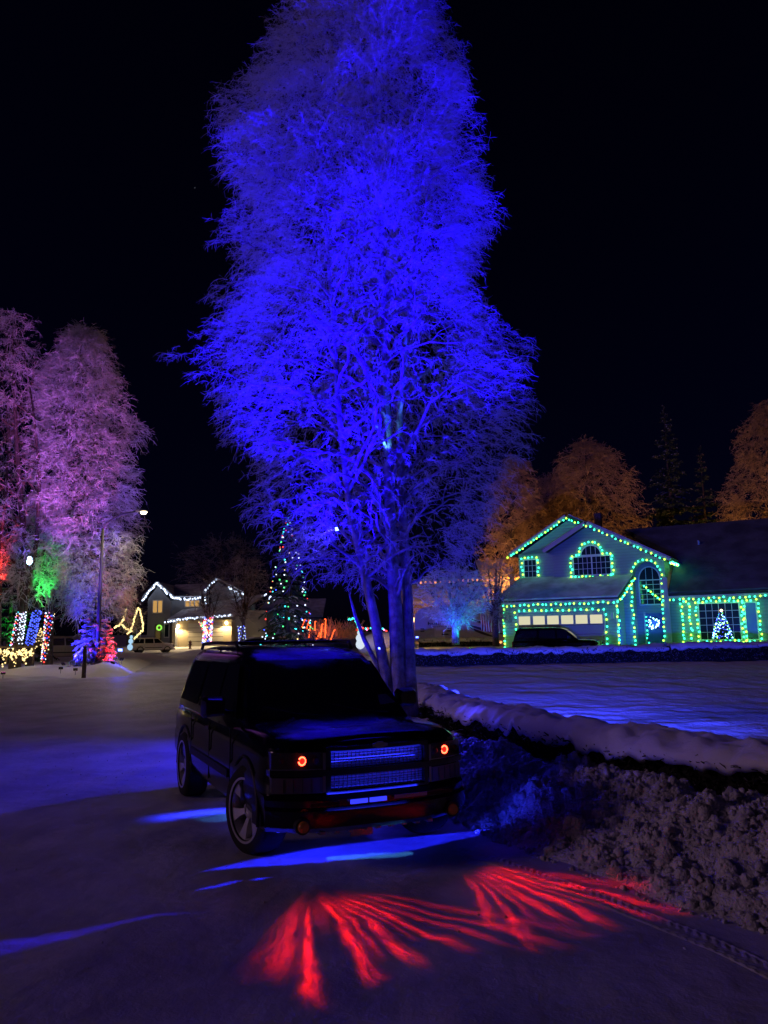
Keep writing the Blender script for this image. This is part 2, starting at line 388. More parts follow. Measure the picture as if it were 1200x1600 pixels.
HY = [3.6, 5.9, 7.91, 10.02, 13.17, 14.6, 16.4, 18.6]; HX = [6.6, 5.2, 4.0, 2.73, 1.63, 1.30, 1.10, 0.95]
def lawn():
    ys_ = seg(np.linspace(2, 20, 120), np.linspace(20.3, 48, 90), [55, 65, 80]); q = seg(np.linspace(0, 20, 130), np.linspace(20.5, 40, 30), [60, 100])
    Q, Y = np.meshgrid(q, ys_)
    xb = np.interp(Y, HY+[20, 30, 60, 80], HX+[-0.6, -1.0, -2.0, -2.2]); X = xb+Q
    lot = 0.12+0.03*np.clip(Y-20, 0, 27); g = 0.007*np.maximum(0, Y-9)
    Z = g-0.03+(lot+0.03)*sstep(0, 1.3, Q)+(0.030*vnoise(X, Y, 3, 4, 1.1)+0.022*vnoise(X*0.6, Y*1.6, 8, 3, 2.2))*sstep(0.4, 2, Q)
    V = np.stack([X.ravel(), Y.ravel(), Z.ravel()], 1); nx, ny = len(q), len(ys_); i = (np.arange(ny-1)[:, None]*nx+np.arange(nx-1)[None]).ravel()
    tag(np_obj('lawn', V, np.stack([i, i+1, i+nx+1, i+nx], 1), M['lawnsnow'], None, True), kind='structure')
lawn()

def yard_z(X, Y):
    front = 36.6+np.where(X < -14.2, (-14.2-X)*0.75, (X+14.2)*0.4); right = -12.7-np.maximum(0, Y-40)*0.22
    d = np.minimum(Y-front, (right-X)*1.6)
    mound = 0.38*np.exp(-(((X+13.9+(Y-42)*0.20)/1.5)**2))*sstep(37, 40, Y)*(1-sstep(52, 58, Y))
    return 0.007*np.maximum(0, Y-9)-0.06+(0.40+mound)*sstep(0, 3.2, d)+0.05*vnoise(X, Y, 4, 4, 0.8)*sstep(0, 2, d)
tag(heightfield('yard', seg([-120, -80, -60, -45], np.linspace(-38, -11.5, 170)), seg(np.linspace(35.5, 60, 150), [66, 72]), yard_z, M['snow']), kind='structure')
def yz(x, y): return float(yard_z(np.array([x], float), np.array([y], float))[0])

# left house's rising drive and the ploughed heap beside it
def drive_z(X, Y): return 0.007*np.maximum(0, Y-9)-0.06+0.68*sstep(0, 14, Y-76)*sstep(-34, -30, X)*(1-sstep(-8, -4, X))+0.55*np.exp(-(((X+17.6)/2.6)**2+((Y-77)/3.0)**2))+0.05*vnoise(X, Y, 6, 3, 0.6)
tag(heightfield('driveway', np.linspace(-38, -2, 110), seg(np.linspace(70, 96, 80), [120, 160]), drive_z, M['snow']), kind='structure')

# tyre track pressed into the road beside the snow bank
def track(name, a, b, w):
    a, b = Vector(a), Vector(b); L = (b-a).length; d = (b-a).normalized(); nrm = Vector((-d.y, d.x, 0))
    nu, nv = int(L/0.011), 22; u = np.linspace(0, L, nu); v = np.linspace(-0.5, 0.5, nv); U, Vv = np.meshgrid(u, v, indexing='ij')
    ph = (U/0.075+np.abs(Vv)*2.2+(Vv > 0)*0.5) % 1.0
    z = 0.011*(sstep(0, .2, ph)-sstep(.5, .75, ph))*(1-sstep(.38, .5, np.abs(Vv)))*(0.3+0.7*(np.abs(Vv) > 0.13))-0.004
    z = z*(0.75+0.4*vnoise(U, Vv*w, 9, 2, 3.0)); z += 0.012*np.exp(-((np.abs(Vv)-0.46)/0.05)**2)
    bend = 0.10*np.sin(U/L*math.pi)
    X = a.x+d.x*U+nrm.x*(Vv*w+bend); Y = a.y+d.y*U+nrm.y*(Vv*w+bend)
    z = z+road_z(X, Y)+0.002; z[:, 0] -= 0.03; z[:, -1] -= 0.03; z[0] -= 0.03; z[-1] -= 0.03
    P = np.stack([X.ravel(), Y.ravel(), z.ravel()], 1); i = (np.arange(nu-1)[:, None]*nv+np.arange(nv-1)[None]).ravel()
    tag(np_obj(name, P, np.stack([i, i+nv, i+nv+1, i+1], 1), M['road'], None, True), kind='structure')
track('road_tyre_marks', (0.62, 7.75, 0), (2.62, 4.15, 0), 0.20)

# ------------------------------------------------------------ ploughed snow bank along the kerb
TY = [2.6, 4.0, 5.55, 6.0, 6.96, 8.04, 9.5, 12, 16]; TX = [4.2, 3.35, 2.53, 2.05, 1.58, 1.03, 0.50, -0.42, -1.9]
def bank_pt(Y, T):
    toe = np.interp(Y, TY, TX); hf = np.interp(Y, HY, HX)-0.30; X = toe+T*(hf-toe)
    H = np.interp(Y, [3, 6, 7.4, 8.6, 9.6, 12, 16], [0.55, 0.58, 0.58, 0.55, 0.50, 0.42, 0.35])
    H = H*(1+0.30*vnoise(Y*1.0, Y*0, 11, 2, 1.1)*sstep(0.2, 0.7, T))
    prof = np.interp(T, [0, 0.05, 0.25, 0.5, 0.68, 0.82, 1.0], [-0.03, 0.07, 0.40, 0.78, 1.0, 0.95, 0.75])
    Z = H*prof+(0.10*vnoise(X, Y, 12, 3, 2.4)+0.06*vnoise(X, Y, 13, 3, 8.0))*sstep(0, 0.15, T)
    return X, Z
by = np.linspace(2.7, 16, 620); bt = np.linspace(0, 1, 70); BT, BYY = np.meshgrid(bt, by); BX, BZ = bank_pt(BYY, BT)
i = (np.arange(len(by)-1)[:, None]*len(bt)+np.arange(len(bt)-1)[None]).ravel()
bank = np_obj('snow_bank', np.stack([BX.ravel(), BYY.ravel(), BZ.ravel()], 1), np.stack([i, i+1, i+len(bt)+1, i+len(bt)], 1), M['clod'], None, True)
tag(bank, 'long bank of ploughed snow heaped between the road and the hedge', 'snow bank')
def clods(n):
    y = 3.2+10*RNG.random(n)**1.5; t = np.clip(RNG.beta(1.15, 1.3, n)*1.05-0.06, -0.16, 0.86); x, z = bank_pt(y, np.clip(t, 0, 1)); x = np.where(t < 0, x+t*0.9, x); z = np.where(t < 0, 0.0, z)
    r = np.minimum(0.007+0.030*RNG.random(n)**2.0+0.045*RNG.random(n)**14, 0.085)*np.where(t < 0.03, 0.6, 1.0); bv, bf = (np.array(k) for k in ICO[1])
    S = RNG.uniform(0.55, 1.35, (n, 1, 3)); J = 1+RNG.normal(0, 0.17, (n, len(bv), 1))
    V = bv[None]*J*S*r[:, None, None]+np.stack([x, y, z+r*0.05], 1)[:, None, :]
    F = bf[None]+(np.arange(n)*len(bv))[:, None, None]
    return np_obj('snow_clods', V.reshape(-1, 3), F.reshape(-1, 3), M['clod'], bank, True)
tag(clods(10500), kind='stuff')

def crumbs(n):
    k = RNG.random(n); x = np.where(k < .55, RNG.normal(-3.7, .9, n), RNG.uniform(-5, 3, n)); y = np.where(k < .55, RNG.normal(13.0, 2.2, n), RNG.uniform(4.2, 14, n))
    ok = (x < np.interp(y, TY, TX)-.05) & ~((np.abs((x+1.1)*.9082+(y-9.4)*.4185) < 1.1) & (np.abs((x+1.1)*.4185-(y-9.4)*.9082) < 2.6)); x, y = x[ok], y[ok]; n = len(x)
    r = 0.003+0.009*RNG.random(n)**3; bv, bf = (np.array(q) for q in ICO[0])
    V = bv[None]*(1+RNG.normal(0, .2, (n, len(bv), 1)))*r[:, None, None]+np.stack([x, y, road_z(x, y)+r*.3], 1)[:, None, :]
    return np_obj('snow_crumbs', V.reshape(-1, 3), (bf[None]+(np.arange(n)*len(bv))[:, None, None]).reshape(-1, 3), M['clod'], road, True)
tag(crumbs(500), kind='stuff')
# ------------------------------------------------------------ hedges with snow caps
def hedge(label, path, hw, height, zf, nleaf, leaf, cap, group, frosty=0.12):
    base = Vector((path[0][0], path[0][1], zf(*path[0]))); t = thing('hedge', label, 'hedge', base, 0, group)
    pts = np.array(path, float); sl = np.concatenate([[0], np.cumsum(np.linalg.norm(np.diff(pts, axis=0), axis=1))])
    def pos(s): return np.stack([np.interp(s, sl, pts[:, 0]), np.interp(s, sl, pts[:, 1])], -1)
    def nrm(s):
        d = pos(np.minimum(s+0.15, sl[-1]))-pos(np.maximum(s-0.15, 0)); d /= np.linalg.norm(d, axis=-1, keepdims=True); return np.stack([-d[..., 1], d[..., 0]], -1)
    zz = lambda p: np.array([zf(a, b) for a, b in p.reshape(-1, 2)]).reshape(p.shape[:-1])
    # dense dark core
    s = np.linspace(0, sl[-1], max(12, int(sl[-1]/0.35))); c = pos(s); nn = nrm(s); z = zz(c)
    core = []
    for k in range(len(s)):
        w = hw*0.62*(1+0.1*math.sin(s[k]*7)); core.append([(c[k, 0]+nn[k, 0]*w*a-base.x, c[k, 1]+nn[k, 1]*w*a-base.y, z[k]+height*b-base.z) for a, b in ((-1, -.05), (1, -.05), (1.05, .6), (.8, .9), (-.8, .9), (-1.05, .6))])
    MB().loft(core).build('core', M['hedge'], t)
    n = nleaf; s = RNG.uniform(0, sl[-1], n); c = pos(s); nn = nrm(s); a = RNG.uniform(-1, 1, n); a = np.sign(a)*np.abs(a)**0.35*hw; b = RNG.random(n)**0.8*height*0.86
    P = np.stack([c[:, 0]+nn[:, 0]*a, c[:, 1]+nn[:, 1]*a, zz(c)+b], 1)-np.array(base)
    D = np.stack([nn[:, 0]*np.sign(a), nn[:, 1]*np.sign(a), np.full(n, 0.5)], 1)+RNG.normal(0, 0.7, (n, 3))
    V, F, _ = strands(P, D, leaf*RNG.uniform(0.6, 1.6, n), np.full(n, 0.1), leaf*0.33*RNG.uniform(0.6, 1.3, n), 2, 0.6, 0.1)
    np_obj('foliage', V, F, M['hedge'], t)
    m = int(n*frosty); idx = RNG.choice(n, m, replace=False)     # frosted tips
    V, F, _ = strands(P[idx]*1.0+D[idx]*leaf*0.35, D[idx]+RNG.normal(0, .4, (m, 3)), leaf*RNG.uniform(0.4, 1.0, m), np.full(m, 0.1), leaf*0.2*np.ones(m), 2, 0.6, 0.1)
    np_obj('frosted_twigs', V, F, M['frost_dull'], t)
    ns = max(20, int(sl[-1]/cap[1])); s = np.linspace(0, sl[-1], ns); q = np.linspace(-1, 1, 23); S, Q = np.meshgrid(s, q, indexing='ij')
    c = pos(S); nn = nrm(S); wid = hw*(1.08+0.10*vnoise(S, Q*0, 21, 3, 1.1)); X = c[..., 0]+nn[..., 0]*Q*wid; Y = c[..., 1]+nn[..., 1]*Q*wid
    th = cap[0]; Z = zz(c)+height-0.02+th*(1-np.abs(Q)**3.2)*(1+0.55*vnoise(X, Y, 22, 4, 1.9))+0.045*vnoise(X, Y, 23, 3, 5)-(np.abs(Q)**6)*(0.05+0.07*vnoise(X*1.0, Y, 24, 3, 4.5))
    V = np.stack([X, Y, Z], -1); Bt = V.copy(); Bt[..., 2] = Z-0.05-0.05*np.abs(Q); V = np.concatenate([V.reshape(-1, 3), Bt.reshape(-1, 3)])-np.array(base)
    nq = len(q); i = (np.arange(ns-1)[:, None]*nq+np.arange(nq-1)[None]).ravel(); o = ns*nq
    F = np.concatenate([np.stack([i, i+nq, i+nq+1, i+1], 1), np.stack([i+o, i+1+o, i+nq+1+o, i+nq+o], 1)])
    e = np.arange(ns-1)*nq; F = np.concatenate([F, np.stack([e, e+o, e+nq+o, e+nq], 1), np.stack([e+nq-1, e+nq+nq-1, e+nq+nq-1+o, e+nq-1+o], 1)])
    np_obj('snow_cap', V, F, M['snow'], t, True)
    return t
hedge('low dark hedge with a thick snow cap behind the snow bank beside the parked SUV', list(zip(HX, HY))[::-1], 0.41, 0.70, lambda x, y: 0.05, 16000, 0.085, (0.12, 0.05), None)
hedge('trimmed snow-dusted hedge running along the far edge of the lawn before the green house', [(at(648, 1030, 33)[0], 33.5), (9, 34.1), (at(1040, 1030, 34.2)[0], 34.4)], 0.55, 0.62, lotz, 6500, 0.13, (0.10, 0.15), 'hedges at the far side of the lawn', 0.6)
hedge('trimmed snow-dusted hedge in front of the wing with the large lit window', [(at(1043, 1030, 34.2)[0], 34.2), (22, 34.0)], 0.55, 0.70, lotz, 4000, 0.13, (0.10, 0.15), 'hedges at the far side of the lawn', 0.6)
hedge('short pale frosted hedge in front of the parked camper trailer', [(at(655, 1010, 52)[0], 52), (at(776, 1010, 52)[0], 52)], 0.5, 0.75, lambda x, y: lotz(x, y)-0.3, 1500, 0.18, (0.12, 0.25), None, 0.6)

# ============================================================ PARKED SUV
CAR = Vector((-1.103, 9.402, 0.0)); YAW = 24.74
M['paint'] = mat('black_paint', (0.003, 0.003, 0.004), 0.16, spec=0.5, coat=0.30)
M['chrome'] = mat('chrome', (0.80, 0.80, 0.82), 0.30, metal=0.55)
M['dkchrome'] = mat('dark_chrome', (0.30, 0.30, 0.32), 0.16, metal=1.0)
M['tyre'] = mat('tyre_rubber', (0.012, 0.012, 0.012), 0.85, bump=[(60, 0.004)])
M['lens'] = mat('clear_lens', (0.10, 0.10, 0.11), 0.12, spec=0.8)
M['lens_dark'] = mat('smoked_lens', (0.03, 0.03, 0.034), 0.10, spec=0.8)
M['amber'] = mat('amber_lens', (0.45, 0.16, 0.03), 0.2, spec=0.7, emit=(1, 0.35, 0.05), estr=0.004)
M['meshgrille'] = mat('mesh_grille', (0.55, 0.55, 0.60), 0.45, metal=0.5)
M['halo'] = glow('red_halo', (1.0, 0.05, 0.02), 14.0)
M['halo_core'] = glow('red_projector', (1.0, 0.02, 0.01), 0.9)
M['bluestrip'] = glow('blue_strip', (0.03, 0.04, 1.0), 1.4)
M['tail'] = mat('tail_lens', (0.35, 0.01, 0.01), 0.15, spec=0.6)

def body_section(y, w, zb, zt, crown, n=0):
    h = [(0, zb), (w*0.80, zb), (w*0.95, zb+0.05), (w*0.995, zb+0.16), (w, 0.62), (w, 0.74), (w*0.985, 0.78), (w*0.985, 0.93), (w*0.965, 1.02), (w*0.93, zt-0.03), (w*0.86, zt+0.01), (w*0.55, zt+crown*0.8), (0, zt+crown)]
    return [(x, y, z) for x, z in h]+[(-x, y, z) for x, z in h[-2:0:-1]]
def greenhouse_loop(z, yf, yr, w, bow, n=10):
    pts = []
    for k in range(n+1):                       # front edge, left to right, bowed
        t = -1+2*k/n; pts.append((w*t*0.94, yf+bow*(1-t*t), z))
    for k in range(1, 8): t = k/8; pts.append((w*(1.0-0.03*t*t), yf-0.06+(yr+0.10-yf+0.06)*t, z))
    for k in range(7): t = 1-2*k/6; pts.append((w*0.95*t, yr+0.05*(t*t)-0.03, z))
    for k in range(7, 0, -1): t = k/8; pts.append((-w*(1.0-0.03*t*t), yf-0.06+(yr+0.10-yf+0.06)*t, z))
    return pts
GH = [(1.06, 1.36, -2.44, 0.945, .10), (1.14, 1.24, -2.44, 0.935, .10), (1.40, 0.94, -2.38, 0.865, .10), (1.66, 0.62, -2.29, 0.79, .09), (1.76, 0.47, -2.24, 0.74, .08), (1.83, 0.24, -2.16, 0.665, .06), (1.868, -.04, -2.02, 0.54, .03), (1.88, -0.35, -1.8, 0.40, 0.0)]
def gh(z, i): return float(np.interp(z, [g[0] for g in GH], [g[i] for g in GH]))

def cut(o, cyls):
    cm = MB()
    for (y, r) in cyls: cm.lathe([(r, -1.3), (r, 1.3)], 40, 'x', (0, y, 0.40))
    c = cm.build('cutter', None)
    md = o.modifiers.new('b', 'BOOLEAN'); md.object = c; md.operation = 'DIFFERENCE'; md.solver = 'EXACT'
    dg = bpy.context.evaluated_depsgraph_get(); me = bpy.data.meshes.new_from_object(o.evaluated_get(dg)); o.modifiers.clear(); o.data = me
    me.polygons.foreach_set('use_smooth', [True]*len(me.polygons)); me.set_sharp_from_angle(angle=R(38))
    bpy.data.objects.remove(c)

def make_wheel(parent, x, y, side, steer, rim_m, detail=True, R0=0.40, Rr=0.285):
    w = thing_part('wheel', parent, (x, y, R0), steer); s = side
    ty = MB(); hw = 0.135
    ty.lathe([(Rr-0.02, -hw*s), (Rr+0.03, -hw*1.02*s), (R0-0.03, -hw*s), (R0, -hw*0.72*s), (R0+0.001, 0), (R0, hw*0.72*s), (R0-0.03, hw*s), (Rr+0.03, hw*1.02*s), (Rr-0.02, hw*s), (Rr-0.03, 0.0)], 40, cap=False).build('tyre', M['tyre'], w, angle=50)
    rm = MB(); rm.lathe([(Rr+0.005, hw*0.9*s), (Rr+0.008, hw*1.04*s), (Rr-0.012, hw*1.04*s), (Rr-0.03, hw*0.75*s), (Rr-0.045, -hw*0.6*s), (0.05, -hw*0.6*s)], 40, cap=False)
    rm.build('rim', rim_m, w, angle=35)
    if detail:
        MB().lathe([(0.082, hw*0.30*s), (0.082, hw*0.62*s), (0.06, hw*0.74*s), (0.045, hw*0.74*s), (0.04, hw*0.66*s)], 20).build('hub_cap', rim_m, w, angle=35)
        sp = MB()
        for k in range(6):
            a0 = 2*math.pi*k/6+0.3
            def pt(r, da, xx): a = a0+da; return (xx*s, r*math.cos(a), r*math.sin(a))
            f = [[pt(0.07, -.30, hw*.55), pt(0.07, .30, hw*.55), pt(0.07, .30, hw*.15), pt(0.07, -.30, hw*.15)],
                 [pt(0.16, -.20, hw*.72), pt(0.16, .20, hw*.72), pt(0.16, .16, hw*.2), pt(0.16, -.16, hw*.2)],
                 [pt(Rr-0.018, -.235, hw*.86), pt(Rr-0.018, .235, hw*.86), pt(Rr-0.018, .20, hw*.4), pt(Rr-0.018, -.20, hw*.4)]]
            sp2 = MB(); sp2.loft(f); sp2.build('spoke', rim_m, w, angle=30)
        for k in range(6):
            a = 2*math.pi*(k+.5)/6+.3; MB().tube([(hw*.5*s, .05*math.cos(a), .05*math.sin(a)), (hw*.68*s, .05*math.cos(a), .05*math.sin(a))], .009, 6).build('lug_nut', rim_m, w)
    MB().lathe([(0.19, -hw*0.1*s), (0.19, -hw*0.2*s)], 24).build('brake_disc', M['dkchrome'] if detail else M['black_plastic'], w)
    return w
def thing_part(name, parent, loc=(0, 0, 0), rz=0.0):
    o = bpy.data.objects.new(name, None); lk(o, parent); o.location = loc; o.rotation_euler = (0, 0, rz); o.empty_display_size = .1; return o

def side_glass(parent, sx, y0b, y1b, y0t, y1t, z0, z1, off=0.008, nm='side_window', m=None):
    g = MB(); cols, rows = 6, 5; P = []
    for r in range(rows+1):
        z = z0+(z1-z0)*r/rows; ya = y0b+(y0t-y0b)*r/rows; yb = y1b+(y1t-y1b)*r/rows
        for c in range(cols+1):
            y = ya+(yb-ya)*c/cols; yf, yr, w = gh(z, 1), gh(z, 2), gh(z, 3); t = min(1, max(0, (y-(yf-0.06))/((yr+0.10)-(yf-0.06))))
            P.append((sx*(w*(1-0.03*t*t)+off), y, z))
    g.add(P, [(r*(cols+1)+c, r*(cols+1)+c+1, (r+1)*(cols+1)+c+1, (r+1)*(cols+1)+c) for r in range(rows) for c in range(cols)])
    return g.build(nm, m or M['glass_dark'], parent, smooth=True)
def front_glass(parent, z0, z1, f=0.90, off=0.008, rear=False, nm='windshield', m=None):
    g = MB(); cols, rows = 10, 5; P = []
    for r in range(rows+1):
        z = z0+(z1-z0)*r/rows; yf, yr, w, bow = gh(z, 1), gh(z, 2), gh(z, 3), gh(z, 4)
        for c in range(cols+1):
            t = (-1+2*c/cols)*f; P.append((w*0.94*t, yf+bow*(1-t*t)+off, z+off*0.6) if not rear else (w*0.95*t, yr+0.05*t*t-0.03-off, z))
    g.add(P, [(r*(cols+1)+c, r*(cols+1)+c+1, (r+1)*(cols+1)+c+1, (r+1)*(cols+1)+c) for r in range(rows) for c in range(cols)])
    return g.build(nm, m or M['glass_dark'], parent, smooth=True)

def make_suv(label, loc, rz, paint, hero=False, rim=None, roofsnow=False, lowlight=False, name='parked_suv', group=None, sc=(1, 1, 1)):
    t = thing(name, label, 'car', loc, rz, group); t.scale = sc
    W = [(-2.50, .84, .50, 1.06, .02), (-2.46, .92, .42, 1.10, .02), (-2.30, .97, .36, 1.11, .02), (-1.6, 1.0, .34, 1.11, .02), (-.4, 1.0, .32, 1.11, .02), (.9, 1.0, .32, 1.11, .02), (1.25, 1.0, .33, 1.12, .035),
         (1.7, .995, .34, 1.115, .045), (1.98, .99, .36, 1.10, .05), (2.12, .975, .38, 1.08, .05), (2.20, .945, .39, 1.06, .05), (2.26, .89, .40, 1.04, .045), (2.29, .82, .42, 1.02, .03)]
    b = MB(); b.loft([body_section(*w) for w in W]); body = b.build('body', paint, t, angle=38); cut(body, [(1.55, .485), (-1.47, .475)])
    g = MB(); g.loft([greenhouse_loop(*q) for q in GH]); g.build('roof', paint, t, angle=50)
    front_glass(t, 1.17, 1.73); front_glass(t, 1.20, 1.68, .86, rear=True, nm='rear_window')
    for sx in (1, -1):
        side_glass(t, sx, .98, .10, .52, .06, 1.17, 1.70); side_glass(t, sx, .0, -.96, -.03, -.94, 1.17, 1.70); side_glass(t, sx, -1.08, -2.26, -1.06, -2.06, 1.17, 1.69)
        m = MB(); m.loft([[(sx*(1.0+dx*1.0), .78+dy*s_, 1.28+dz*s_) for dx, dy, dz in ((0, -.07, -.10), (.22, -.05, -.10), (.25, 0, 0), (.22, -.05, .11), (0, -.07, .11), (-.02, 0, 0))] for s_ in (0.55, 1.0)])
        m2 = MB(); m2.loft([[(sx*x, y_, z_) for x, z_ in ((1.00, 1.19), (1.21, 1.175), (1.235, 1.20), (1.235, 1.36), (1.20, 1.39), (1.02, 1.38), (0.985, 1.34))] for y_ in (.70, .74)]+[[(sx*x, .83, z_) for x, z_ in ((1.02, 1.22), (1.19, 1.21), (1.205, 1.23), (1.205, 1.34), (1.18, 1.36), (1.04, 1.35), (1.01, 1.32))]])
        mo = m2.build('mirror', paint if hero else M['black_plastic'], t, angle=40); MB().tube([(sx*.90, .80, 1.20), (sx*1.04, .77, 1.24)], .03, 6).build('mirror_arm', M['black_plastic'], mo)
        for yy in (-.05, -1.02): MB().b2(sx*1.0, sx*1.035, yy-.02+.07, yy+.20, .985, 1.02).build('door_handle', paint, t)
        MB().b2(sx*.992, sx*1.018, -.95, .97, .60, .68).build('side_moulding', M['black_plastic'], t)
        for yy in (1.02, .04, -1.0): MB().b2(sx*.99, sx*1.0025, yy-.006, yy+.006, .45, 1.08).build('door_seam', M['black_plastic'], t)
        r = MB(); r.tube([(sx*.70, .10, 1.84), (sx*.70, .02, 1.92), (sx*.69, -1.0, 1.925), (sx*.67, -1.95, 1.91), (sx*.67, -2.05, 1.84)], .022, 7); r.build('roof_rail', M['black_plastic'], t, smooth=True)
        MB().b2(sx*.74, sx*.87, -2.515, -2.46, .72, 1.05).build('tail_light', M['tail'], t)
        for yy, st in ((1.55, R(13) if hero else 0), (-1.47, 0)): make_wheel(t, sx*(.88 if yy < 0 else .865), yy, sx, st, rim or M['dkchrome'], hero)
        for yy in (1.55, -1.47):       # arch lip
            a = [(sx*.985, yy+.48*math.cos(k*math.pi/14-.12), .40+.48*math.sin(k*math.pi/14-.12)) for k in range(16)]; MB().tube(a, .017, 5).build('wheel_arch', M['black_plastic'], t, smooth=True)
    for yy in (-.35, -1.4): MB().tube([(-.70, yy, 1.925), (.70, yy, 1.925)], .016, 6).build('roof_crossbar', M['black_plastic'], t)
    MB().b2(-.85, .85, -2.56, -2.46, .40, .66).build('rear_bumper', paint, t)
    ch = MB(); ch.b2(-.72, .72, -2.3, 2.2, .30, .36); ch.build('underbody', M['black_plastic'], t)
    # ---- front end
    def arcx(x): return -0.21*(abs(x)/.94)**3.4
    def strip(nm, x0, x1, z0, z1, y, dep, m, par=t, n=10, tilt=0.0):
        q = MB(); loops = []
        for k in range(n+1):
            x = x0+(x1-x0)*k/n; a = arcx(x); loops.append([(x, y+a-dep, z0), (x, y+a, z0), (x, y+a-tilt, z1), (x, y+a-dep, z1)])
        q.loft(loops); return q.build(nm, m, par, angle=35)
    Fm = paint
    bump = MB(); loops = []
    for k in range(17):
        x = -1+2*k/16; xx = x*.985; a = -0.30*abs(x)**3.6; loops.append([(xx, 2.38+a-.25, .34), (xx*.97, 2.46+a, .33), (xx, 2.535+a, .38), (xx, 2.555+a, .46), (xx, 2.555+a, .52), (xx, 2.52+a, .545), (xx, 2.525+a, .60), (xx, 2.49+a, .635), (xx, 2.38+a-.25, .64)])
    bump.loft(loops); bo = bump.build('front_bumper', Fm, t, angle=32)
    strip('grille_surround', -.50, .50, .985, 1.03, 2.47, .10, Fm); strip('grille_bar', -.95, .95, .795, .845, 2.485, .12, Fm if hero else M['dkchrome'])
    strip('grille_surround', -.50, .50, .635, .66, 2.47, .10, Fm)
    for sx in (1, -1): strip('grille_surround', sx*.455, sx*.505, .66, .985, 2.468, .10, Fm)
    for (z0, z1) in ((.85, .98), (.665, .79)):
        gp = strip('grille_mesh', -.455, .455, z0, z1, 2.43, .05, M['meshgrille'] if hero else M['black_plastic'], tilt=.02)
        if hero:
            wv = MB()
            for k in range(24):
                x = -.45+.9*k/23; wv.box((x, 2.434+arcx(x), (z0+z1)/2), (.006, .006, (z1-z0)*.98))
            for k in range(6):
                z = z0+(z1-z0)*(k+.5)/6; wv.tube([(x_, 2.437+arcx(x_), z) for x_ in np.linspace(-.45, .45, 9)], .003, 4)
            wv.build('grille_wire', M['dkchrome'], gp)
    bd = MB(); bd.loft([[(sx_*.075, yy, 1.025+dz) for sx_, dz in ((-1, -.012), (-.45, -.02), (-.4, -.03), (.4, -.03), (.45, -.02), (1, -.012), (1, .012), (.45, .02), (.4, .03), (-.4, .03), (-.45, .02), (-1, .012))] for yy in (2.462, 2.482)]); bd.build('badge', M['dkchrome'], t)
    for sx in (1, -1):
        hl = strip('headlight', sx*.52, sx*.935, .855, .995, 2.462, .10, M['lens_dark'] if hero else M['lens']); tl = strip('turn_signal', sx*.52, sx*.935, .655, .785, 2.470, .10, M['lens'])
        fl = MB(); fl.lathe([(.046, 2.50), (.050, 2.545), (.042, 2.56), (.02, 2.566)], 20, 'y', (sx*.72, -.05, .405)); fl.build('fog_lamp', M['amber'] if hero else M['lens'], t, angle=40)
        MB().lathe([(.064, 2.44), (.066, 2.535), (.052, 2.535)], 20, 'y', (sx*.72, -.05, .405)).build('fog_lamp_bezel', M['black_plastic'], t)
        if hero:
            strip('chrome_trim', sx*.52, sx*.935, .845, .857, 2.466, .05, M['dkchrome'], hl); strip('chrome_trim', sx*.505, sx*.53, .66, .99, 2.476, .05, M['dkchrome'], hl, 2)
            for k in range(5):
                xk = sx*(.545+.075*k); MB().b2(xk-.002, xk+.002, 2.470+arcx(xk), 2.476+arcx(xk), .665, .775).build('lens_rib', M['lens_dark'], tl)
            pts = [(sx*.70+.031*math.cos(a), 2.463+arcx(.70)+.006, .925+.033*math.sin(a)) for a in np.linspace(.5, 2*math.pi-.1, 22)]
            MB().tube(pts, .0065, 6).build('halo_ring', M['halo'], hl)
            MB().lathe([(.023, 0), (.020, .012), (.009, .02)], 16, 'y', (sx*.70, 2.463+arcx(.70), .925)).build('projector', M['halo_core'], hl)
            MB().lathe([(.03, 0), (.02, .01)], 14, 'y', (sx*.585, 2.463+arcx(.585), .925)).build('reflector', M['black_plastic'], hl)
            MB().lathe([(.026, 0), (.016, .01)], 14, 'y', (sx*.86, 2.463+arcx(.86), .925)).build('reflector', M['black_plastic'], hl)
    # hood: raised centre with two flutes
    hd = MB(); rows = []
    for k in range(9):
        y = 1.22+(2.40-1.22)*k/8; zt = float(np.interp(y, [w[0] for w in W], [w[3] for w in W])); row = []
        for j in range(13):
            x = (-1+2*j/12)*.80*float(np.interp(y, [1.2, 2.4], [1, .94])); u = abs(x)/.8; zz_ = zt+.012+.048*(1-u**2)+.022*math.exp(-((abs(x)-.42)/.10)**2)*(1-((y-1.2)/1.2)**3)
            row.append((x, y-.17*(u**2.8)*(k/8), zz_-.05*(k/8)**4))
        rows.append(row)
    n = 13; hd.add([p for r in rows for p in r]+[(p[0], p[1], p[2]-.03) for r in rows for p in r], [(i*n+j, i*n+j+1, (i+1)*n+j+1, (i+1)*n+j) for i in range(8) for j in range(12)]+[(8*n+j, 8*n+j+1, 9*n+8*n+j+1, 9*n+8*n+j) for j in range(12)])
    hd.build('hood', paint, t, smooth=True)
    for x0 in (-.62, .08): MB().tube([(x0, 1.335, 1.185), (x0+.30, 1.29, 1.215), (x0+.62, 1.17, 1.29)], .009, 5).build('wiper', M['black_plastic'], t)
    if roofsnow:
        MB().loft([greenhouse_loop(*(lambda q: (q[0]+.10, q[1]-.02, q[2]+.03, q[3]*.98, q[4]))(q)) for q in GH[4:]]).build('snow_load', M['snow'], t, smooth=True)
        MB().loft([[(x, y, 1.17) for x, y in ((-.8, 1.3), (.8, 1.3), (.75, 2.35), (-.75, 2.35))], [(x, y, 1.28) for x, y in ((-.7, 1.35), (.7, 1.35), (.6, 2.2), (-.6, 2.2))]]).build('snow_load', M['snow'], t, smooth=True)
    return t
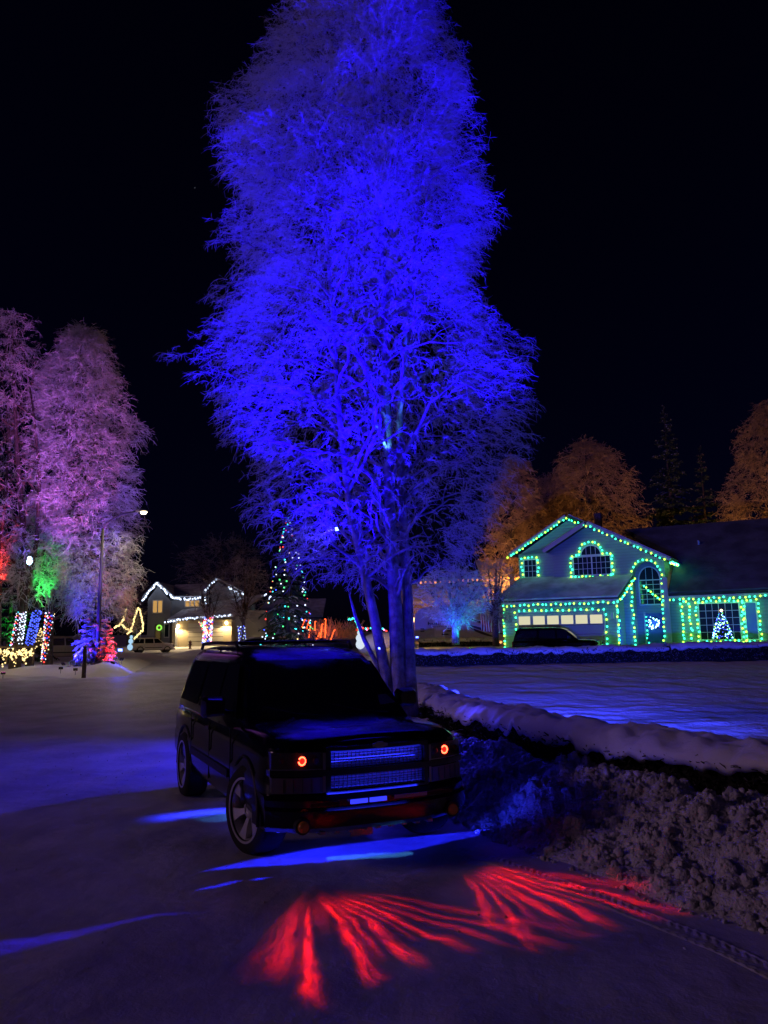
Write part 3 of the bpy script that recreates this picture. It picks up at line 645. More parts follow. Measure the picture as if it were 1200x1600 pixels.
suv = make_suv('black SUV with chrome wheels and glowing red headlight rings parked in the foreground', CAR, math.pi+R(YAW), M['paint'], True, M['chrome'])
# extra kit on the foreground SUV
for x0, x1 in ((-.02, .14), (.16, .32)): MB().b2(x0, x1, 2.555, 2.568, .565, .60).build('bumper_light', M['bluestrip'], suv)
MB().b2(-.42, -.10, 2.553, 2.560, .57, .60).build('bumper_insert', M['meshgrille'], suv)
for sx in (1, -1): MB().b2(sx*.42, sx*.68, 2.545, 2.556, .57, .60).build('bumper_slot', M['black_plastic'], suv)
sk = MB()
for k in range(9): x = -.52+1.04*k/8; sk.box((x, 2.33, .33), (.05, .18, .05))
sk.b2(-.6, .6, 2.22, 2.26, .30, .36); sk.build('skid_plate', M['meshgrille'], suv)
MB().b2(.05, .26, 2.40, 2.41, .26, .33).build('tow_bracket', M['dkchrome'], suv)
MB().tube([(-.4, .62, 1.15), (-.1, .62, 1.15)], .0, 4)
ld = MB(); ld.box((-.62, .62, 1.30), (.20, .01, .13), M=Matrix.Rotation(R(-52), 3, 'X')); 
bl = (0.02, 0.03, 1.0)
def area(name, loc, tgt, sx, sy, e, col, spread, parent):
    l = bpy.data.lights.new(name, 'AREA'); l.shape = 'RECTANGLE'; l.size = sx; l.size_y = sy; l.energy = e; l.color = col; l.spread = R(spread)
    o = bpy.data.objects.new(name, l); lk(o, parent); o.location = loc; d = (Vector(tgt)-Vector(loc)); o.rotation_euler = d.to_track_quat('-Z', 'Y').to_euler(); return o
# blue under-car lights (strips hang under the chassis)
MB().b2(-.80, .80, 1.97, 2.01, .268, .292).build('underglow_strip', M['bluestrip'], suv)
area('grille_fill', (0, 2.505, .985), (0, 2.42, .90), .9, .015, .55, bl, 150, suv)  # both grille area lamps are added fills in place of a blue reflection
for sx in (1, -1):
    MB().b2(sx*.70, sx*.73, -.9, .75, .268, .292).build('underglow_strip', M['bluestrip'], suv)
    area('underglow_side', (sx*.70, -.35, .262), (sx*.74, -.35, 0), .03, 1.5, 5 if sx > 0 else 14, bl, 75 if sx > 0 else 150, suv)
spot('underglow_fill', (-.98, 1.75, .34), (-2.1, 2.6, .30), 34, bl, 120, .9, .03, suv)  # added spot that throws blue onto the snow bank
spot('underglow_fill', (.60, .25, .31), (.79, .0, 0), 45, (.06, .30, 1.0), 56, .3, .02, suv)
area('grille_fill', (0, 2.60, .615), (0, 2.43, .84), .95, .02, 1.7, bl, 150, suv)

# added downward spots whose node pattern shapes the blue streaks on the road
def strip_light(parent, loc, strips, energy, col):
    l = bpy.data.lights.new('streak_spot', 'SPOT'); l.energy = energy; l.color = col; l.spot_size = R(179); l.spot_blend = 0; l.shadow_soft_size = .004
    o = bpy.data.objects.new('streak_spot', l); lk(o, parent); o.location = loc; h = loc[2]
    l.use_nodes = True; nt = l.node_tree; N = nt.nodes; Lk = nt.links; em = N['Emission']
    tcn = N.new('ShaderNodeTexCoord'); sp = N.new('ShaderNodeSeparateXYZ'); Lk.new(tcn.outputs['Normal'], sp.inputs[0])
    def mth(op, a, b=None, clamp=False):
        n = N.new('ShaderNodeMath'); n.operation = op; n.use_clamp = clamp
        for i_, v in enumerate((a, b)):
            if v is None: continue
            if isinstance(v, (int, float)): n.inputs[i_].default_value = v
            else: Lk.new(v, n.inputs[i_])
        return n.outputs[0]
    dn = mth('MAXIMUM', mth('MULTIPLY', sp.outputs[2], -1.0), .02)
    x = mth('DIVIDE', mth('MULTIPLY', sp.outputs[0], h), dn); y = mth('DIVIDE', mth('MULTIPLY', sp.outputs[1], h), dn)
    r2 = mth('ADD', mth('ADD', mth('MULTIPLY', x, x), mth('MULTIPLY', y, y)), h*h); comp = mth('POWER', r2, 1.5); tot = None
    nz = N.new('ShaderNodeTexNoise'); nz.inputs['Scale'].default_value = 5; cb = N.new('ShaderNodeCombineXYZ'); Lk.new(x, cb.inputs[0]); Lk.new(y, cb.inputs[1]); Lk.new(cb.outputs[0], nz.inputs['Vector'])
    wob = mth('MULTIPLY', mth('SUBTRACT', nz.outputs[0], .5), .07)
    for x0, y0, x1, y1, w0, wm, w1, amp, soft in strips:
        x0 -= loc[0]; x1 -= loc[0]; y0 -= loc[1]; y1 -= loc[1]; dx, dy = x1-x0, y1-y0; L2 = dx*dx+dy*dy; ln = math.sqrt(L2)
        u = mth('DIVIDE', mth('ADD', mth('MULTIPLY', mth('SUBTRACT', x, x0), dx), mth('MULTIPLY', mth('SUBTRACT', y, y0), dy)), L2)
        v = mth('ABSOLUTE', mth('ADD', wob, mth('DIVIDE', mth('SUBTRACT', mth('MULTIPLY', mth('SUBTRACT', x, x0), dy), mth('MULTIPLY', mth('SUBTRACT', y, y0), dx)), ln)))
        bulge = mth('MULTIPLY', mth('MULTIPLY', u, mth('SUBTRACT', 1.0, u)), 4*(wm-(w0+w1)/2)); w = mth('ADD', mth('ADD', mth('MULTIPLY', u, w1-w0), w0), bulge)
        m = mth('DIVIDE', mth('SUBTRACT', w, v), soft, True); m = mth('MULTIPLY', m, mth('MULTIPLY', mth('MULTIPLY', u, 30.0, True), mth('MULTIPLY', mth('SUBTRACT', 1.0, u), 30.0, True)))
        m = mth('MULTIPLY', m, amp); tot = m if tot is None else mth('ADD', tot, m)
    Lk.new(mth('MULTIPLY', tot, comp), em.inputs['Strength'])
# x0,y0 -> x1,y1 with half widths at start, middle, end; brightness; edge softness (car metres)
strip_light(suv, (0, 2.24, .262), [(1.60, 1.93, -1.60, 1.84, 0.0, .25, .0, 1.0, .05), (1.70, 2.46, 1.30, 2.39, .02, .05, .01, .7, .03), (1.22, 2.38, .96, 2.37, .01, .04, .0, .8, .03)], 220, (.012, .015, 1.0))
strip_light(suv, (.02, 2.23, .262), [(.34, 2.02, -.44, 2.17, .06, .10, .06, 1.0, .04)], 90, (.08, .36, 1.0))
strip_light(suv, (1.0, 2.30, .31), [(1.55, 3.02, 4.4, 2.80, .0, .16, .30, 1.0, .08)], 60, (.03, .01, 1.0))
strip_light(suv, (.55, -2.46, .31), [(.75, -2.62, 4.6, -2.95, .03, .05, .10, 1.0, .05), (.70, -2.30, 2.0, -2.45, .02, .05, .01, .8, .05)], 15, (.02, .01, 1.0))

# red headlight rings throw streaked red light through their lenses
def lens_light(parent, x, fingers, energy, seed):
    l = bpy.data.lights.new('headlight_beam', 'SPOT'); l.energy = energy; l.color = (1, .006, .003); l.spot_size = R(120); l.spot_blend = .1; l.shadow_soft_size = .009
    o = bpy.data.objects.new('headlight_beam', l); lk(o, parent); o.location = (x, 2.56, .925); tilt = R(30)
    o.rotation_euler = (R(90)-tilt, 0, 0)
    # default spot looks down -Z; rotated so it looks along +Y, tilted down
    l.use_nodes = True; nt = l.node_tree; N = nt.nodes; Lk = nt.links; em = N['Emission']
    tcn = N.new('ShaderNodeTexCoord'); rot = N.new('ShaderNodeVectorRotate'); rot.rotation_type = 'X_AXIS'; rot.inputs['Angle'].default_value = R(90)-tilt
    Lk.new(tcn.outputs['Normal'], rot.inputs['Vector']); sp = N.new('ShaderNodeSeparateXYZ'); Lk.new(rot.outputs[0], sp.inputs[0])
    def mth(op, a, b=None, clamp=False):
        n = N.new('ShaderNodeMath'); n.operation = op; n.use_clamp = clamp
        for i_, v in enumerate((a, b)):
            if v is None: continue
            if isinstance(v, (int, float)): n.inputs[i_].default_value = v
            else: Lk.new(v, n.inputs[i_])
        return n.outputs[0]
    dn = mth('MAXIMUM', mth('MULTIPLY', sp.outputs[2], -1.0), 0.02)
    lat = mth('DIVIDE', mth('MULTIPLY', sp.outputs[0], .925), dn); fw = mth('DIVIDE', mth('MULTIPLY', sp.outputs[1], .925), dn)
    rho = mth('SQRT', mth('ADD', mth('POWER', mth('ABSOLUTE', lat), 2), mth('POWER', mth('ABSOLUTE', fw), 2))); phi = mth('ARCTAN2', lat, fw)
    cmb = N.new('ShaderNodeCombineXYZ'); Lk.new(mth('MULTIPLY', phi, 5.0), cmb.inputs[0]); Lk.new(mth('MULTIPLY', rho, 1.6), cmb.inputs[1]); cmb.inputs[2].default_value = seed
    nz = N.new('ShaderNodeTexNoise'); nz.inputs['Scale'].default_value = 1.0; nz.inputs['Detail'].default_value = 3; Lk.new(cmb.outputs[0], nz.inputs['Vector'])
    warp = mth('SUBTRACT', nz.outputs[0], .5)
    phw = mth('ADD', phi, mth('MULTIPLY', warp, .16)); rhw = mth('ADD', rho, mth('MULTIPLY', warp, .5))
    cm2 = N.new('ShaderNodeCombineXYZ'); Lk.new(mth('MULTIPLY', phw, 38.0), cm2.inputs[0]); Lk.new(mth('MULTIPLY', rho, 1.3), cm2.inputs[1]); cm2.inputs[2].default_value = seed+4
    n2 = N.new('ShaderNodeTexNoise'); n2.inputs['Scale'].default_value = 1.0; n2.inputs['Detail'].default_value = 2.5; n2.inputs['Distortion'].default_value = 2.0; Lk.new(cm2.outputs[0], n2.inputs['Vector'])
    ridge = mth('SUBTRACT', 1.0, mth('MULTIPLY', mth('ABSOLUTE', mth('SUBTRACT', n2.outputs[0], .5)), 7.0), True)
    ridge = mth('ADD', .16, mth('MULTIPLY', mth('POWER', ridge, 1.6), 2.2))
    tot = None
    for ph, wd, r0, r1, a in fingers:
        g = mth('EXPONENT', mth('MULTIPLY', mth('POWER', mth('ABSOLUTE', mth('DIVIDE', mth('SUBTRACT', phw, ph), wd)), 2.0), -1.0))
        up = N.new('ShaderNodeMapRange'); up.interpolation_type = 'SMOOTHSTEP'; up.inputs[1].default_value = r0; up.inputs[2].default_value = r0+.45; Lk.new(rhw, up.inputs[0])
        do = N.new('ShaderNodeMapRange'); do.interpolation_type = 'SMOOTHSTEP'; do.inputs[1].default_value = r1; do.inputs[2].default_value = r1-.55; Lk.new(rhw, do.inputs[0])
        v = mth('MULTIPLY', mth('MULTIPLY', mth('MULTIPLY', g, up.outputs[0]), do.outputs[0]), a)
        tot = v if tot is None else mth('ADD', tot, v)
    # compensate falloff so the streaks stay even along their length
    comp = mth('POWER', mth('ADD', mth('POWER', rho, 2), .8), 1.0)
    Lk.new(mth('MULTIPLY', mth('MULTIPLY', tot, ridge), comp), em.inputs['Strength'])
lens_light(suv, .70, [(.46, .06, .4, 2.0, .45), (.325, .022, .45, 2.3, .9), (.12, .028, .3, 2.0, 1.3), (.04, .018, .3, 1.7, .8), (-.05, .026, .3, 1.95, 1.2), (-.15, .018, .3, 1.6, .7), (-.24, .026, .35, 2.0, 1.1), (-.36, .02, .35, 2.2, .6), (-.47, .022, .4, 2.45, .6), (-.60, .03, .5, 2.5, .30), (-.05, .34, .25, 1.25, .30)], 66, 1.0)
lens_light(suv, -.70, [(.36, .025, .35, 1.8, .4), (.26, .022, .35, 2.2, .8), (.15, .02, .3, 1.7, .6), (.05, .028, .3, 1.9, .9), (-.07, .024, .3, 2.05, 1.2), (-.17, .018, .3, 1.8, .8), (-.26, .024, .3, 2.15, 1.1), (-.37, .026, .3, 2.2, 1.2), (-.52, .06, .5, 2.0, .5), (-.10, .30, .25, 1.25, .30)], 66, 7.0)

pp_ = MB(); pp_.add([(-.80, 1.075, 1.245), (-.58, 1.155, 1.235), (-.60, 1.04, 1.335), (-.72, 1.00, 1.335)], [(0, 1, 2, 3)])
pp_.v = [(x, y+.055, z+.02) for x, y, z in pp_.v]; pp_.build('windscreen_sticker', mat('sticker_paper', (.30, .28, .25), .8), suv)

# ============================================================ BIG BLUE BIRCH
BY = 15.5
def pp(px, py, Y=BY): return at(px, py, Y)
B0 = Vector((0.32, BY, 0.10))
def stem(pts, radii, Y=BY, dy=0.0):
    out = []
    for k, (p, r) in enumerate(zip(pts, radii)): q = pp(p[0], p[1], Y); q.y += dy*k/len(pts); out.append((q, r))
    return out
def rooted(st, x, y, z=0.0): return [(Vector((x, y, z)), st[0][1]*1.25)]+st
stems = [rooted(stem([(622, 1052), (618, 950), (611, 850), (606, 700), (602, 520), (594, 320), (580, 110), (572, -60), (570, -130)], [.16, .135, .12, .10, .08, .06, .042, .022, .008]), .30, BY),
         rooted(stem([(640, 1050), (637, 930), (629, 800), (624, 660), (640, 480), (655, 300), (664, 150), (668, 40)], [.125, .105, .095, .08, .06, .042, .026, .01], dy=.8), .50, BY+.2),
         rooted(stem([(601, 1045), (584, 960), (566, 880), (546, 790), (530, 640), (520, 480), (505, 300), (492, 120), (488, 20)], [.115, .10, .085, .075, .06, .05, .034, .018, .008], dy=-.5), .14, BY-.1),
         rooted(stem([(590, 1040), (570, 1000), (556, 962), (548, 930)], [.05, .045, .035, .015], dy=-.8), .08, BY-.15)]
PX = [(905, 500, 700), (860, 435, 765), (820, 398, 790), (760, 388, 802), (700, 345, 815), (640, 318, 812), (580, 305, 812), (530, 325, 792), (480, 348, 760), (400, 345, 752), (300, 343, 750), (200, 362, 738), (120, 385, 722), (60, 405, 700), (0, 440, 655), (-70, 500, 620), (-130, 555, 580)]
prof = []
for py, x0, x1 in PX:
    a, b = pp(x0, py), pp(x1, py); c = pp(575 if py < 300 else 590, py); prof.append((a.z, c.x, c.x-a.x, b.x-c.x, (b.x-a.x)*0.42))
birch('birch_tree', 'tall hoar-frosted birch with several trunks floodlit deep blue behind the parked SUV', B0, stems, prof, 28000, 0.34, 0.0095, 200, M['frost'], M['bark'], subs=7, side=10, gaps=-0.10, droop=.5, spread=.4, window=(.15, 1.0, 9.0, .55), limb_w=.05, thin=([2.5, 5.0, 8.0, 10.5], [.25, .35, .7, 1.0]), limb_stems=3, inner=.15)

def floodlight(label, loc, target, energy, col, ang, lens, group, blend=.5, radius=.08, sz=1.0):
    t = thing('floodlight', label, 'floodlight', loc, 0, group); q = (Vector(target)-Vector(loc)).to_track_quat('-Z', 'Y'); Mx = q.to_matrix()
    MB().box((0, 0, 0), (.20*sz, .15*sz, .06*sz), M=Mx).build('housing', M['black_plastic'], t)
    MB().box(Mx @ Vector((0, 0, -.034*sz)), (.17*sz, .12*sz, .006*sz), M=Mx).build('lamp_lens', lens, t)
    MB().tube([(0, 0, 0), (0, 0, -.25*sz)], .015, 6).build('ground_spike', M['steel'], t)
    spot('floodlight_beam', Mx @ Vector((0, 0, -.05*sz)), Mx @ Vector((0, 0, -5)), energy, col, ang, blend, radius, t)
    return t
M['l_blue'] = glow('lens_blue', (.05, .08, 1), 30, False); M['l_green'] = glow('lens_green', (.05, 1, .2), 12, False); M['l_red'] = glow('lens_red', (1, .04, .02), 12, False); M['l_mag'] = glow('lens_magenta', (1, .1, .8), 12, False)
BLUE = (.008, .000, 1.0)
GB = 'blue floodlights under the big birch'
floodlight('blue floodlight in the snow left of the big birch trunk', (-.75, 12.35, .30), (-1.9, 14.4, 15.0), 30000, BLUE, 54, M['l_blue'], GB, 1.0)
floodlight('blue floodlight behind the hedge aimed at the big birch top', (3.0, 11.4, .55), (0.3, 14.6, 15.5), 20000, BLUE, 40, M['l_blue'], GB, 1.0)
floodlight('blue floodlight close to the foot of the big birch', (-1.6, 13.7, .30), (-.2, 15.5, 6.5), 800, BLUE, 90, M['l_blue'], GB, .8)
floodlight('blue floodlight behind the big birch', (.52, 17.6, .30), (0.2, 15.5, 9), 500, BLUE, 90, M['l_blue'], GB, .8)
floodlight('blue floodlight behind the hedge washing the near lawn', (3.4, 10.8, .55), (6.5, 24, .7), 9000, (.03, .05, 1), 80, M['l_blue'], GB, .9)
floodlight('blue floodlight behind the hedge by the birch washing the far lawn', (2.5, 13.2, .55), (3.6, 30, .9), 9500, (.03, .04, 1), 80, M['l_blue'], GB, .9)
floodlight('small blue floodlight strapped to the birch trunk facing the road past the SUV', (-.12, 15.0, 1.75), (-6, 10.2, .0), 1600, (.03, .02, 1), 110, M['l_blue'], GB, .9, .10, .3)
floodlight('small blue floodlight added on the birch trunk to light the snow bank', (.60, 15.05, 1.95), (1.20, 11.5, .3), 1100, (.04, .03, 1), 24, M['l_blue'], GB, 1.0, .08, .25)  # added lamp for the blue light on the bank beside the car
fl_ = at(527, 826, 15.0); floodlight('bright blue-white floodlight added on a left birch bough in place of a lit branch', fl_, (-7, 10.5, 0), 150, (.05, .03, 1), 95, M['l_blue'], GB, .9, .08, .6)  # added lamp stands in for a brightly lit branch
hp = at(601, 716, 15.12); floodlight('small icy-blue floodlight added half way up the main birch trunk for its bright spot', hp, at(607, 672, BY), 34, (.12, .45, 1), 46, M['l_blue'], GB, .4, .03, .35)  # added lamp that makes the bright spot on the trunk

# ============================================================ GREEN-LIT HOUSE
HA = R(28); HO = Vector((7.0, 46.0, 1.12))
M['siding'] = mat('lap_siding', (0.27, 0.35, 0.36), 0.7)
nt = M['siding'].node_tree; b = nt.nodes['Principled BSDF']
tcn = nt.nodes.new('ShaderNodeTexCoord'); sx_ = nt.nodes.new('ShaderNodeSeparateXYZ'); mm = nt.nodes.new('ShaderNodeMath'); mm.operation = 'MULTIPLY'; mm.inputs[1].default_value = 1/0.17
fr = nt.nodes.new('ShaderNodeMath'); fr.operation = 'FRACT'; bp = nt.nodes.new('ShaderNodeBump'); bp.inputs['Distance'].default_value = .03
nt.links.new(tcn.outputs['Object'], sx_.inputs[0]); nt.links.new(sx_.outputs[2], mm.inputs[0]); nt.links.new(mm.outputs[0], fr.inputs[0])
mr = nt.nodes.new('ShaderNodeMapRange'); mr.inputs[1].default_value = 0; mr.inputs[2].default_value = .22; mr.inputs[3].default_value = .45; mr.inputs[4].default_value = 1
mxx = nt.nodes.new('ShaderNodeMix'); mxx.data_type = 'RGBA'; mxx.inputs[6].default_value = (.17, .20, .20, 1); mxx.inputs[7].default_value = (.27, .35, .36, 1)
nt.links.new(fr.outputs[0], mr.inputs[0]); nt.links.new(mr.outputs[0], mxx.inputs[0]); nt.links.new(mxx.outputs[2], b.inputs['Base Color'])
inv = nt.nodes.new('ShaderNodeMath'); inv.operation = 'SUBTRACT'; inv.inputs[0].default_value = 1; nt.links.new(fr.outputs[0], inv.inputs[1]); nt.links.new(inv.outputs[0], bp.inputs['Height']); nt.links.new(bp.outputs[0], b.inputs['Normal'])
M['roofing'] = mat('shingles', (.06, .06, .065), .9, var=(6, .6), bump=[(9, .03)])
M['roofsnow'] = mat('roof_snow', (.76, .77, .80), .85, spec=.2, var=(1.2, .55), bump=[(1.5, .05), (9, .02)])
M['roofthin'] = mat('thin_roof_snow', (.15, .16, .19), .9, spec=.2, var=(.8, .5), bump=[(5, .03)])
M['trim'] = mat('house_trim', (.48, .50, .50), .6)
M['doorpaint'] = mat('garage_door', (.36, .38, .37), .6)
M['litpane'] = glow('lit_garage_pane', (.82, .78, .50), .85)
M['litwarm'] = glow('warm_window', (1, .55, .16), .55)
M['panes'] = mat('window_glass', (.02, .035, .05), .08, spec=.8)
H = thing('two_storey_house', 'two-storey house with garage and arched windows outlined in green string lights', 'house', HO, -HA)
Hm = Matrix.Translation(HO) @ Matrix.Rotation(-HA, 4, 'Z')
def hw(u, v, z): return Hm @ Vector((u, v, z))
# walls (x = along the front, y = into the house)
MB().b2(0, 6.5, 0, 2.5, -.6, 2.72).build('garage_wall', M['siding'], H)
MB().prism([(.2, -.6), (2.7, -.6), (2.7, 6.3), (.2, 5.75)], 2.5, 9).build('wall', M['siding'], H)
MB().prism([(.2, 5.7), (6.6, 5.7), (3.44, 7.70)], 2.5, 3.2).build('gable_wall', M['siding'], H)
arc = [(7.83+.78*math.cos(a), 3.95+.92*math.sin(a)) for a in np.linspace(math.pi, 0, 15)]
MB().prism([(2.5, -.6), (7.05, -.6)]+arc+[(8.61, -.6), (8.85, -.6), (8.85, 4.86), (4.66, 7.15), (2.5, 5.9)], 2.1, 2.9).build('bay_wall', M['siding'], H)
MB().b2(2.6, 8.85, 2.9, 8.8, -.6, 4.9).build('entry_back_wall', M['siding'], H)
MB().b2(8.85, 24, 2.6, 9.5, -.6, 2.95).build('wing_wall', M['siding'], H)
MB().b2(8.60, 8.95, 1.98, 2.16, -.6, 3.9).build('entry_pillar', M['trim'], H)
for x in (0.0, 6.5): MB().b2(x-.06, x+.06, -.02, .12, -.6, 2.7).build('corner_board', M['trim'], H)
# roofs
def roof(q, th=.16, snow=.10, sm='roofsnow'):
    r = MB().slab(q, th).build('roof', M['roofing'], H); qv = [Vector(p) for p in q]; n = (qv[1]-qv[0]).cross(qv[2]-qv[0]).normalized(); n = -n if n.z < 0 else n; c = sum(qv, Vector())/len(qv)
    MB().slab([(p+(c-p)*0.012)+n*(th+.001) for p in qv], snow).build('roof_snow', M[sm], r)
roof([(-.42, -.45, 2.62), (6.74, -.45, 2.62), (7.12, 2.1, 3.92), (.25, 2.5, 4.08)])
roof([(-.2, 2.1, 5.66), (3.44, 2.1, 7.80), (3.44, 9.5, 7.80), (-.2, 9.5, 5.66)], snow=.05)
roof([(3.44, 2.1, 7.80), (5.2, 2.1, 6.83), (5.2, 9.5, 6.83), (3.44, 9.5, 7.80)], snow=.05)
roof([(2.07, 1.68, 5.74), (4.66, 1.68, 7.22), (4.66, 6, 7.22), (2.07, 2.6, 5.74)], snow=.04)
roof([(4.66, 1.68, 7.22), (9.20, 1.68, 4.80), (9.20, 5.4, 4.80), (4.66, 9.5, 7.22)], snow=.05)
roof([(8.9, 2.15, 2.82), (24, 2.15, 2.95), (24, 9, 7.55), (5.5, 9, 7.45), (9.0, 4.9, 4.75)], snow=.10, sm='roofthin')
roof([(5.5, 9.01, 7.47), (24, 9.01, 7.57), (24, 15, 3.6), (5.5, 15, 3.6)])
for a, c in (((-.2, 2.06, 5.58), (3.44, 2.06, 7.74)), ((2.07, 1.64, 5.66), (4.66, 1.64, 7.16)), ((4.66, 1.64, 7.16), (9.20, 1.64, 4.74))):
    MB().slab([a, c, (c[0], c[1]+.05, c[2]), (a[0], a[1]+.05, a[2])], .20).build('rake_board', M['trim'], H)
MB().b2(-.42, 6.74, -.50, -.455, 2.50, 2.68).build('fascia', M['trim'], H)
MB().b2(8.9, 24, 2.08, 2.14, 2.66, 2.84).build('gutter', M['trim'], H)
MB().b2(4.1, 4.5, 6.5, 6.9, 7.2, 8.55).build('chimney', M['bark_dark'], H)
MB().tube([(10.3, 6.5, 5.5), (10.3, 6.5, 6.35)], .09, 8).build('vent_pipe', M['steel'], H)
MB().tube([(8.97, 2.0, 2.7), (8.97, 2.0, -.2)], .04, 6).build('downspout', M['trim'], H)
def window(u0, u1, z0, z1, v, nx, nz, arch=0.0, mull=(), pane=None, mun=True, fw=.07):
    """frame with glass set back and thin glazing bars; arch = rise of a half-round head"""
    f = MB(); head = [((u0+u1)/2+(u1-u0)/2*math.cos(a), z1+arch*math.sin(a)) for a in np.linspace(0, math.pi, 17)] if arch else [(u1, z1), (u0, z1)]
    outer = [(u0, z0), (u1, z0)]+head; c = ((u0+u1)/2, (z0+z1+arch)/2)
    def grow(p, d): return (p[0]+(d if p[0] > c[0]+1e-6 else (-d if p[0] < c[0]-1e-6 else 0)), p[1]+(d if p[1] > z0+1e-6 else -d))
    if arch: big = [(u0-fw, z0-fw), (u1+fw, z0-fw)]+[((u0+u1)/2+((u1-u0)/2+fw)*math.cos(a), z1+(arch+fw)*math.sin(a)) for a in np.linspace(0, math.pi, 17)]
    else: big = [(u0-fw, z0-fw), (u1+fw, z0-fw), (u1+fw, z1+fw), (u0-fw, z1+fw)]
    n = len(outer); L = [[(x, v-.05, z) for x, z in big], [(x, v-.05, z) for x, z in outer], [(x, v-.002, z) for x, z in outer], [(x, v-.002, z) for x, z in big]]
    f.loft(L+[L[0]], cap=False); w = f.build('window', M['white_trim'], H)
    MB().prism(outer, v-.016, v-.004).build('pane', pane or M['panes'], w)
    for m in mull: MB().b2(m-.035, m+.035, v-.045, v-.02, z0, z1).build('mullion', M['white_trim'], w)
    if mun:
        for k in range(1, nx):
            x = u0+(u1-u0)*k/nx; top = z1+arch*math.sqrt(max(0, 1-((x-c[0])/((u1-u0)/2))**2)); MB().b2(x-.012, x+.012, v-.03, v-.017, z0, top).build('glazing_bar', M['white_trim'], w)
        for k in range(1, nz+(1 if arch else 0)):
            z = z0+(z1-z0)*k/nz; MB().b2(u0, u1, v-.031, v-.0175, z-.012-(.03 if k == nz else 0), z+.012).build('glazing_bar', M['white_trim'], w)
    return w
window(.56, 1.30, 4.32, 5.36, 2.5, 3, 3)
window(3.74, 5.86, 4.26, 5.30, 2.1, 8, 3, mull=(4.80,))
w2 = MB(); 
window(4.22, 5.32, 5.42, 5.43, 2.1, 4, 1, arch=.52)
window(7.30, 8.42, 2.46, 3.85, 2.9, 3, 5, arch=.72)
window(10.45, 12.45, .42, 2.36, 2.6, 6, 5)
window(12.80, 13.30, .42, 2.34, 2.6, 1, 1, pane=mat('curtained_glass', (.10, .22, .24), .3), mun=False)
# garage door
gd = MB().b2(.92, 5.74, -.07, -.03, -.05, 2.04).build('garage_door', M['doorpaint'], H)
for k, (a, c) in enumerate([(.90, 1.58), (1.76, 2.44), (2.59, 3.25), (3.40, 4.08), (4.22, 4.88), (5.03, 5.70)]):
    MB().b2(a, c, -.085, -.072, 1.38, 1.86).build('lit_pane', M['litpane'], gd)
for z in (.28, .80, 1.32): MB().b2(.92, 5.74, -.075, -.071, z-.012, z+.012).build('panel_joint', M['roofing'], gd)
for z0 in (-.0, .34, .86):
    for k in range(6): a = 1.0+.79*k; MB().b2(a, a+.66, -.08, -.071, z0+.06, z0+.40).build('door_panel', M['doorpaint'], gd)
for a, c in ((.80, .90), (5.76, 5.86)): MB().b2(a, c, -.10, -.001, -.2, 2.14).build('door_casing', M['trim'], H)
MB().b2(.80, 5.86, -.10, -.001, 2.06, 2.15).build('door_casing', M['trim'], H)
for u in (.23, 6.25):
    o = MB().b2(u-.07, u+.07, -.12, -.001, 1.62, 1.96).build('wall_lantern', mat('lantern_glass', (.5, .55, .55), .4), H)
# front door in the arched entry
fd = MB().b2(7.52, 8.44, 2.84, 2.898, -.1, 1.92).build('front_door', mat('blue_door', (.05, .12, .30), .45), H)
MB().b2(7.42, 7.52, 2.82, 2.90, -.1, 2.02).build('door_frame', M['trim'], fd); MB().b2(8.44, 8.54, 2.82, 2.90, -.1, 2.02).build('door_frame', M['trim'], fd)
MB().ico((7.62, 2.81, .85), .04, sub=1).build('door_knob', M['steel'], fd)

# ------------------------------------------------------------ string lights
BULB = {}
def bulb_mesh(key, r=.052):
    k = (key, r)
    if k not in BULB: BULB[k] = MB().ico((0, 0, 0), r, (1, 1, 1.2), 0).mesh('bulb', M[key], smooth=True)
    return BULB[k]
def path_pts(P, n, jit=0.0):
    P = [Vector(p) for p in P]; d = [0]
    for a, b in zip(P, P[1:]): d.append(d[-1]+(b-a).length)
    out = []
    for k in range(n):
        s = d[-1]*k/max(1, n-1); j = max(i_ for i_ in range(len(d)) if d[i_] <= s+1e-9); j = min(j, len(P)-2)
        out.append(P[j].lerp(P[j+1], (s-d[j])/max(1e-6, d[j+1]-d[j]))+Vector([random.gauss(0, jit) for _ in range(3)]))
    return out
def string_lights(label, P, n, keys, r=.052, jit=.025, group=None, stuff=False, wire=True):
    pts = path_pts(P, n, jit); base = pts[0]; t = thing('string_lights', label, 'string lights', base, 0, group)
    if wire: MB().tube([p-base+Vector((0, 0, .05)) for p in pts], .012, 4).build('wire', M['wire'], t)
    if stuff:
        for key in sorted(set(keys)):
            m = MB()
            for k, p in enumerate(pts):
                if keys[(k*7+k//3) % len(keys)] == key: m.ico(p-base, r*random.uniform(.8, 1.2), (1, 1, 1), 0)
            if m.v: tag(m.build('bulbs', M[key], t), kind='stuff')
    else:
        for k, p in enumerate(pts):
            o = bpy.data.objects.new('bulb', bulb_mesh(keys[k % len(keys)], r)); lk(o, t); o.location = p-base; o.rotation_euler = (random.uniform(-.3, .3), random.uniform(-.3, .3), 0)
    return t
YC = ['b_yel', 'b_cyan', 'b_cyan', 'b_yel', 'b_cyan']; GS = 'green and cyan string lights on the house'
def hs(label, P, n, **k): return string_lights('green and cyan string lights '+label, [hw(*p) for p in P], n, YC, group=GS, **k)
hs('along the garage eave', [(-.42, -.56, 2.48), (6.7, -.56, 2.48)], 28)
hs('down the far left garage corner', [(.0, -.12, 2.3), (.0, -.12, .1)], 12)
hs('framing the garage door', [(.72, -.14, .45), (.72, -.14, 2.20), (5.92, -.14, 2.14), (5.92, -.14, -.1)], 29)
hs('down the garage corner beside the entry', [(6.56, -.12, 2.3), (6.56, -.12, -.1)], 13)
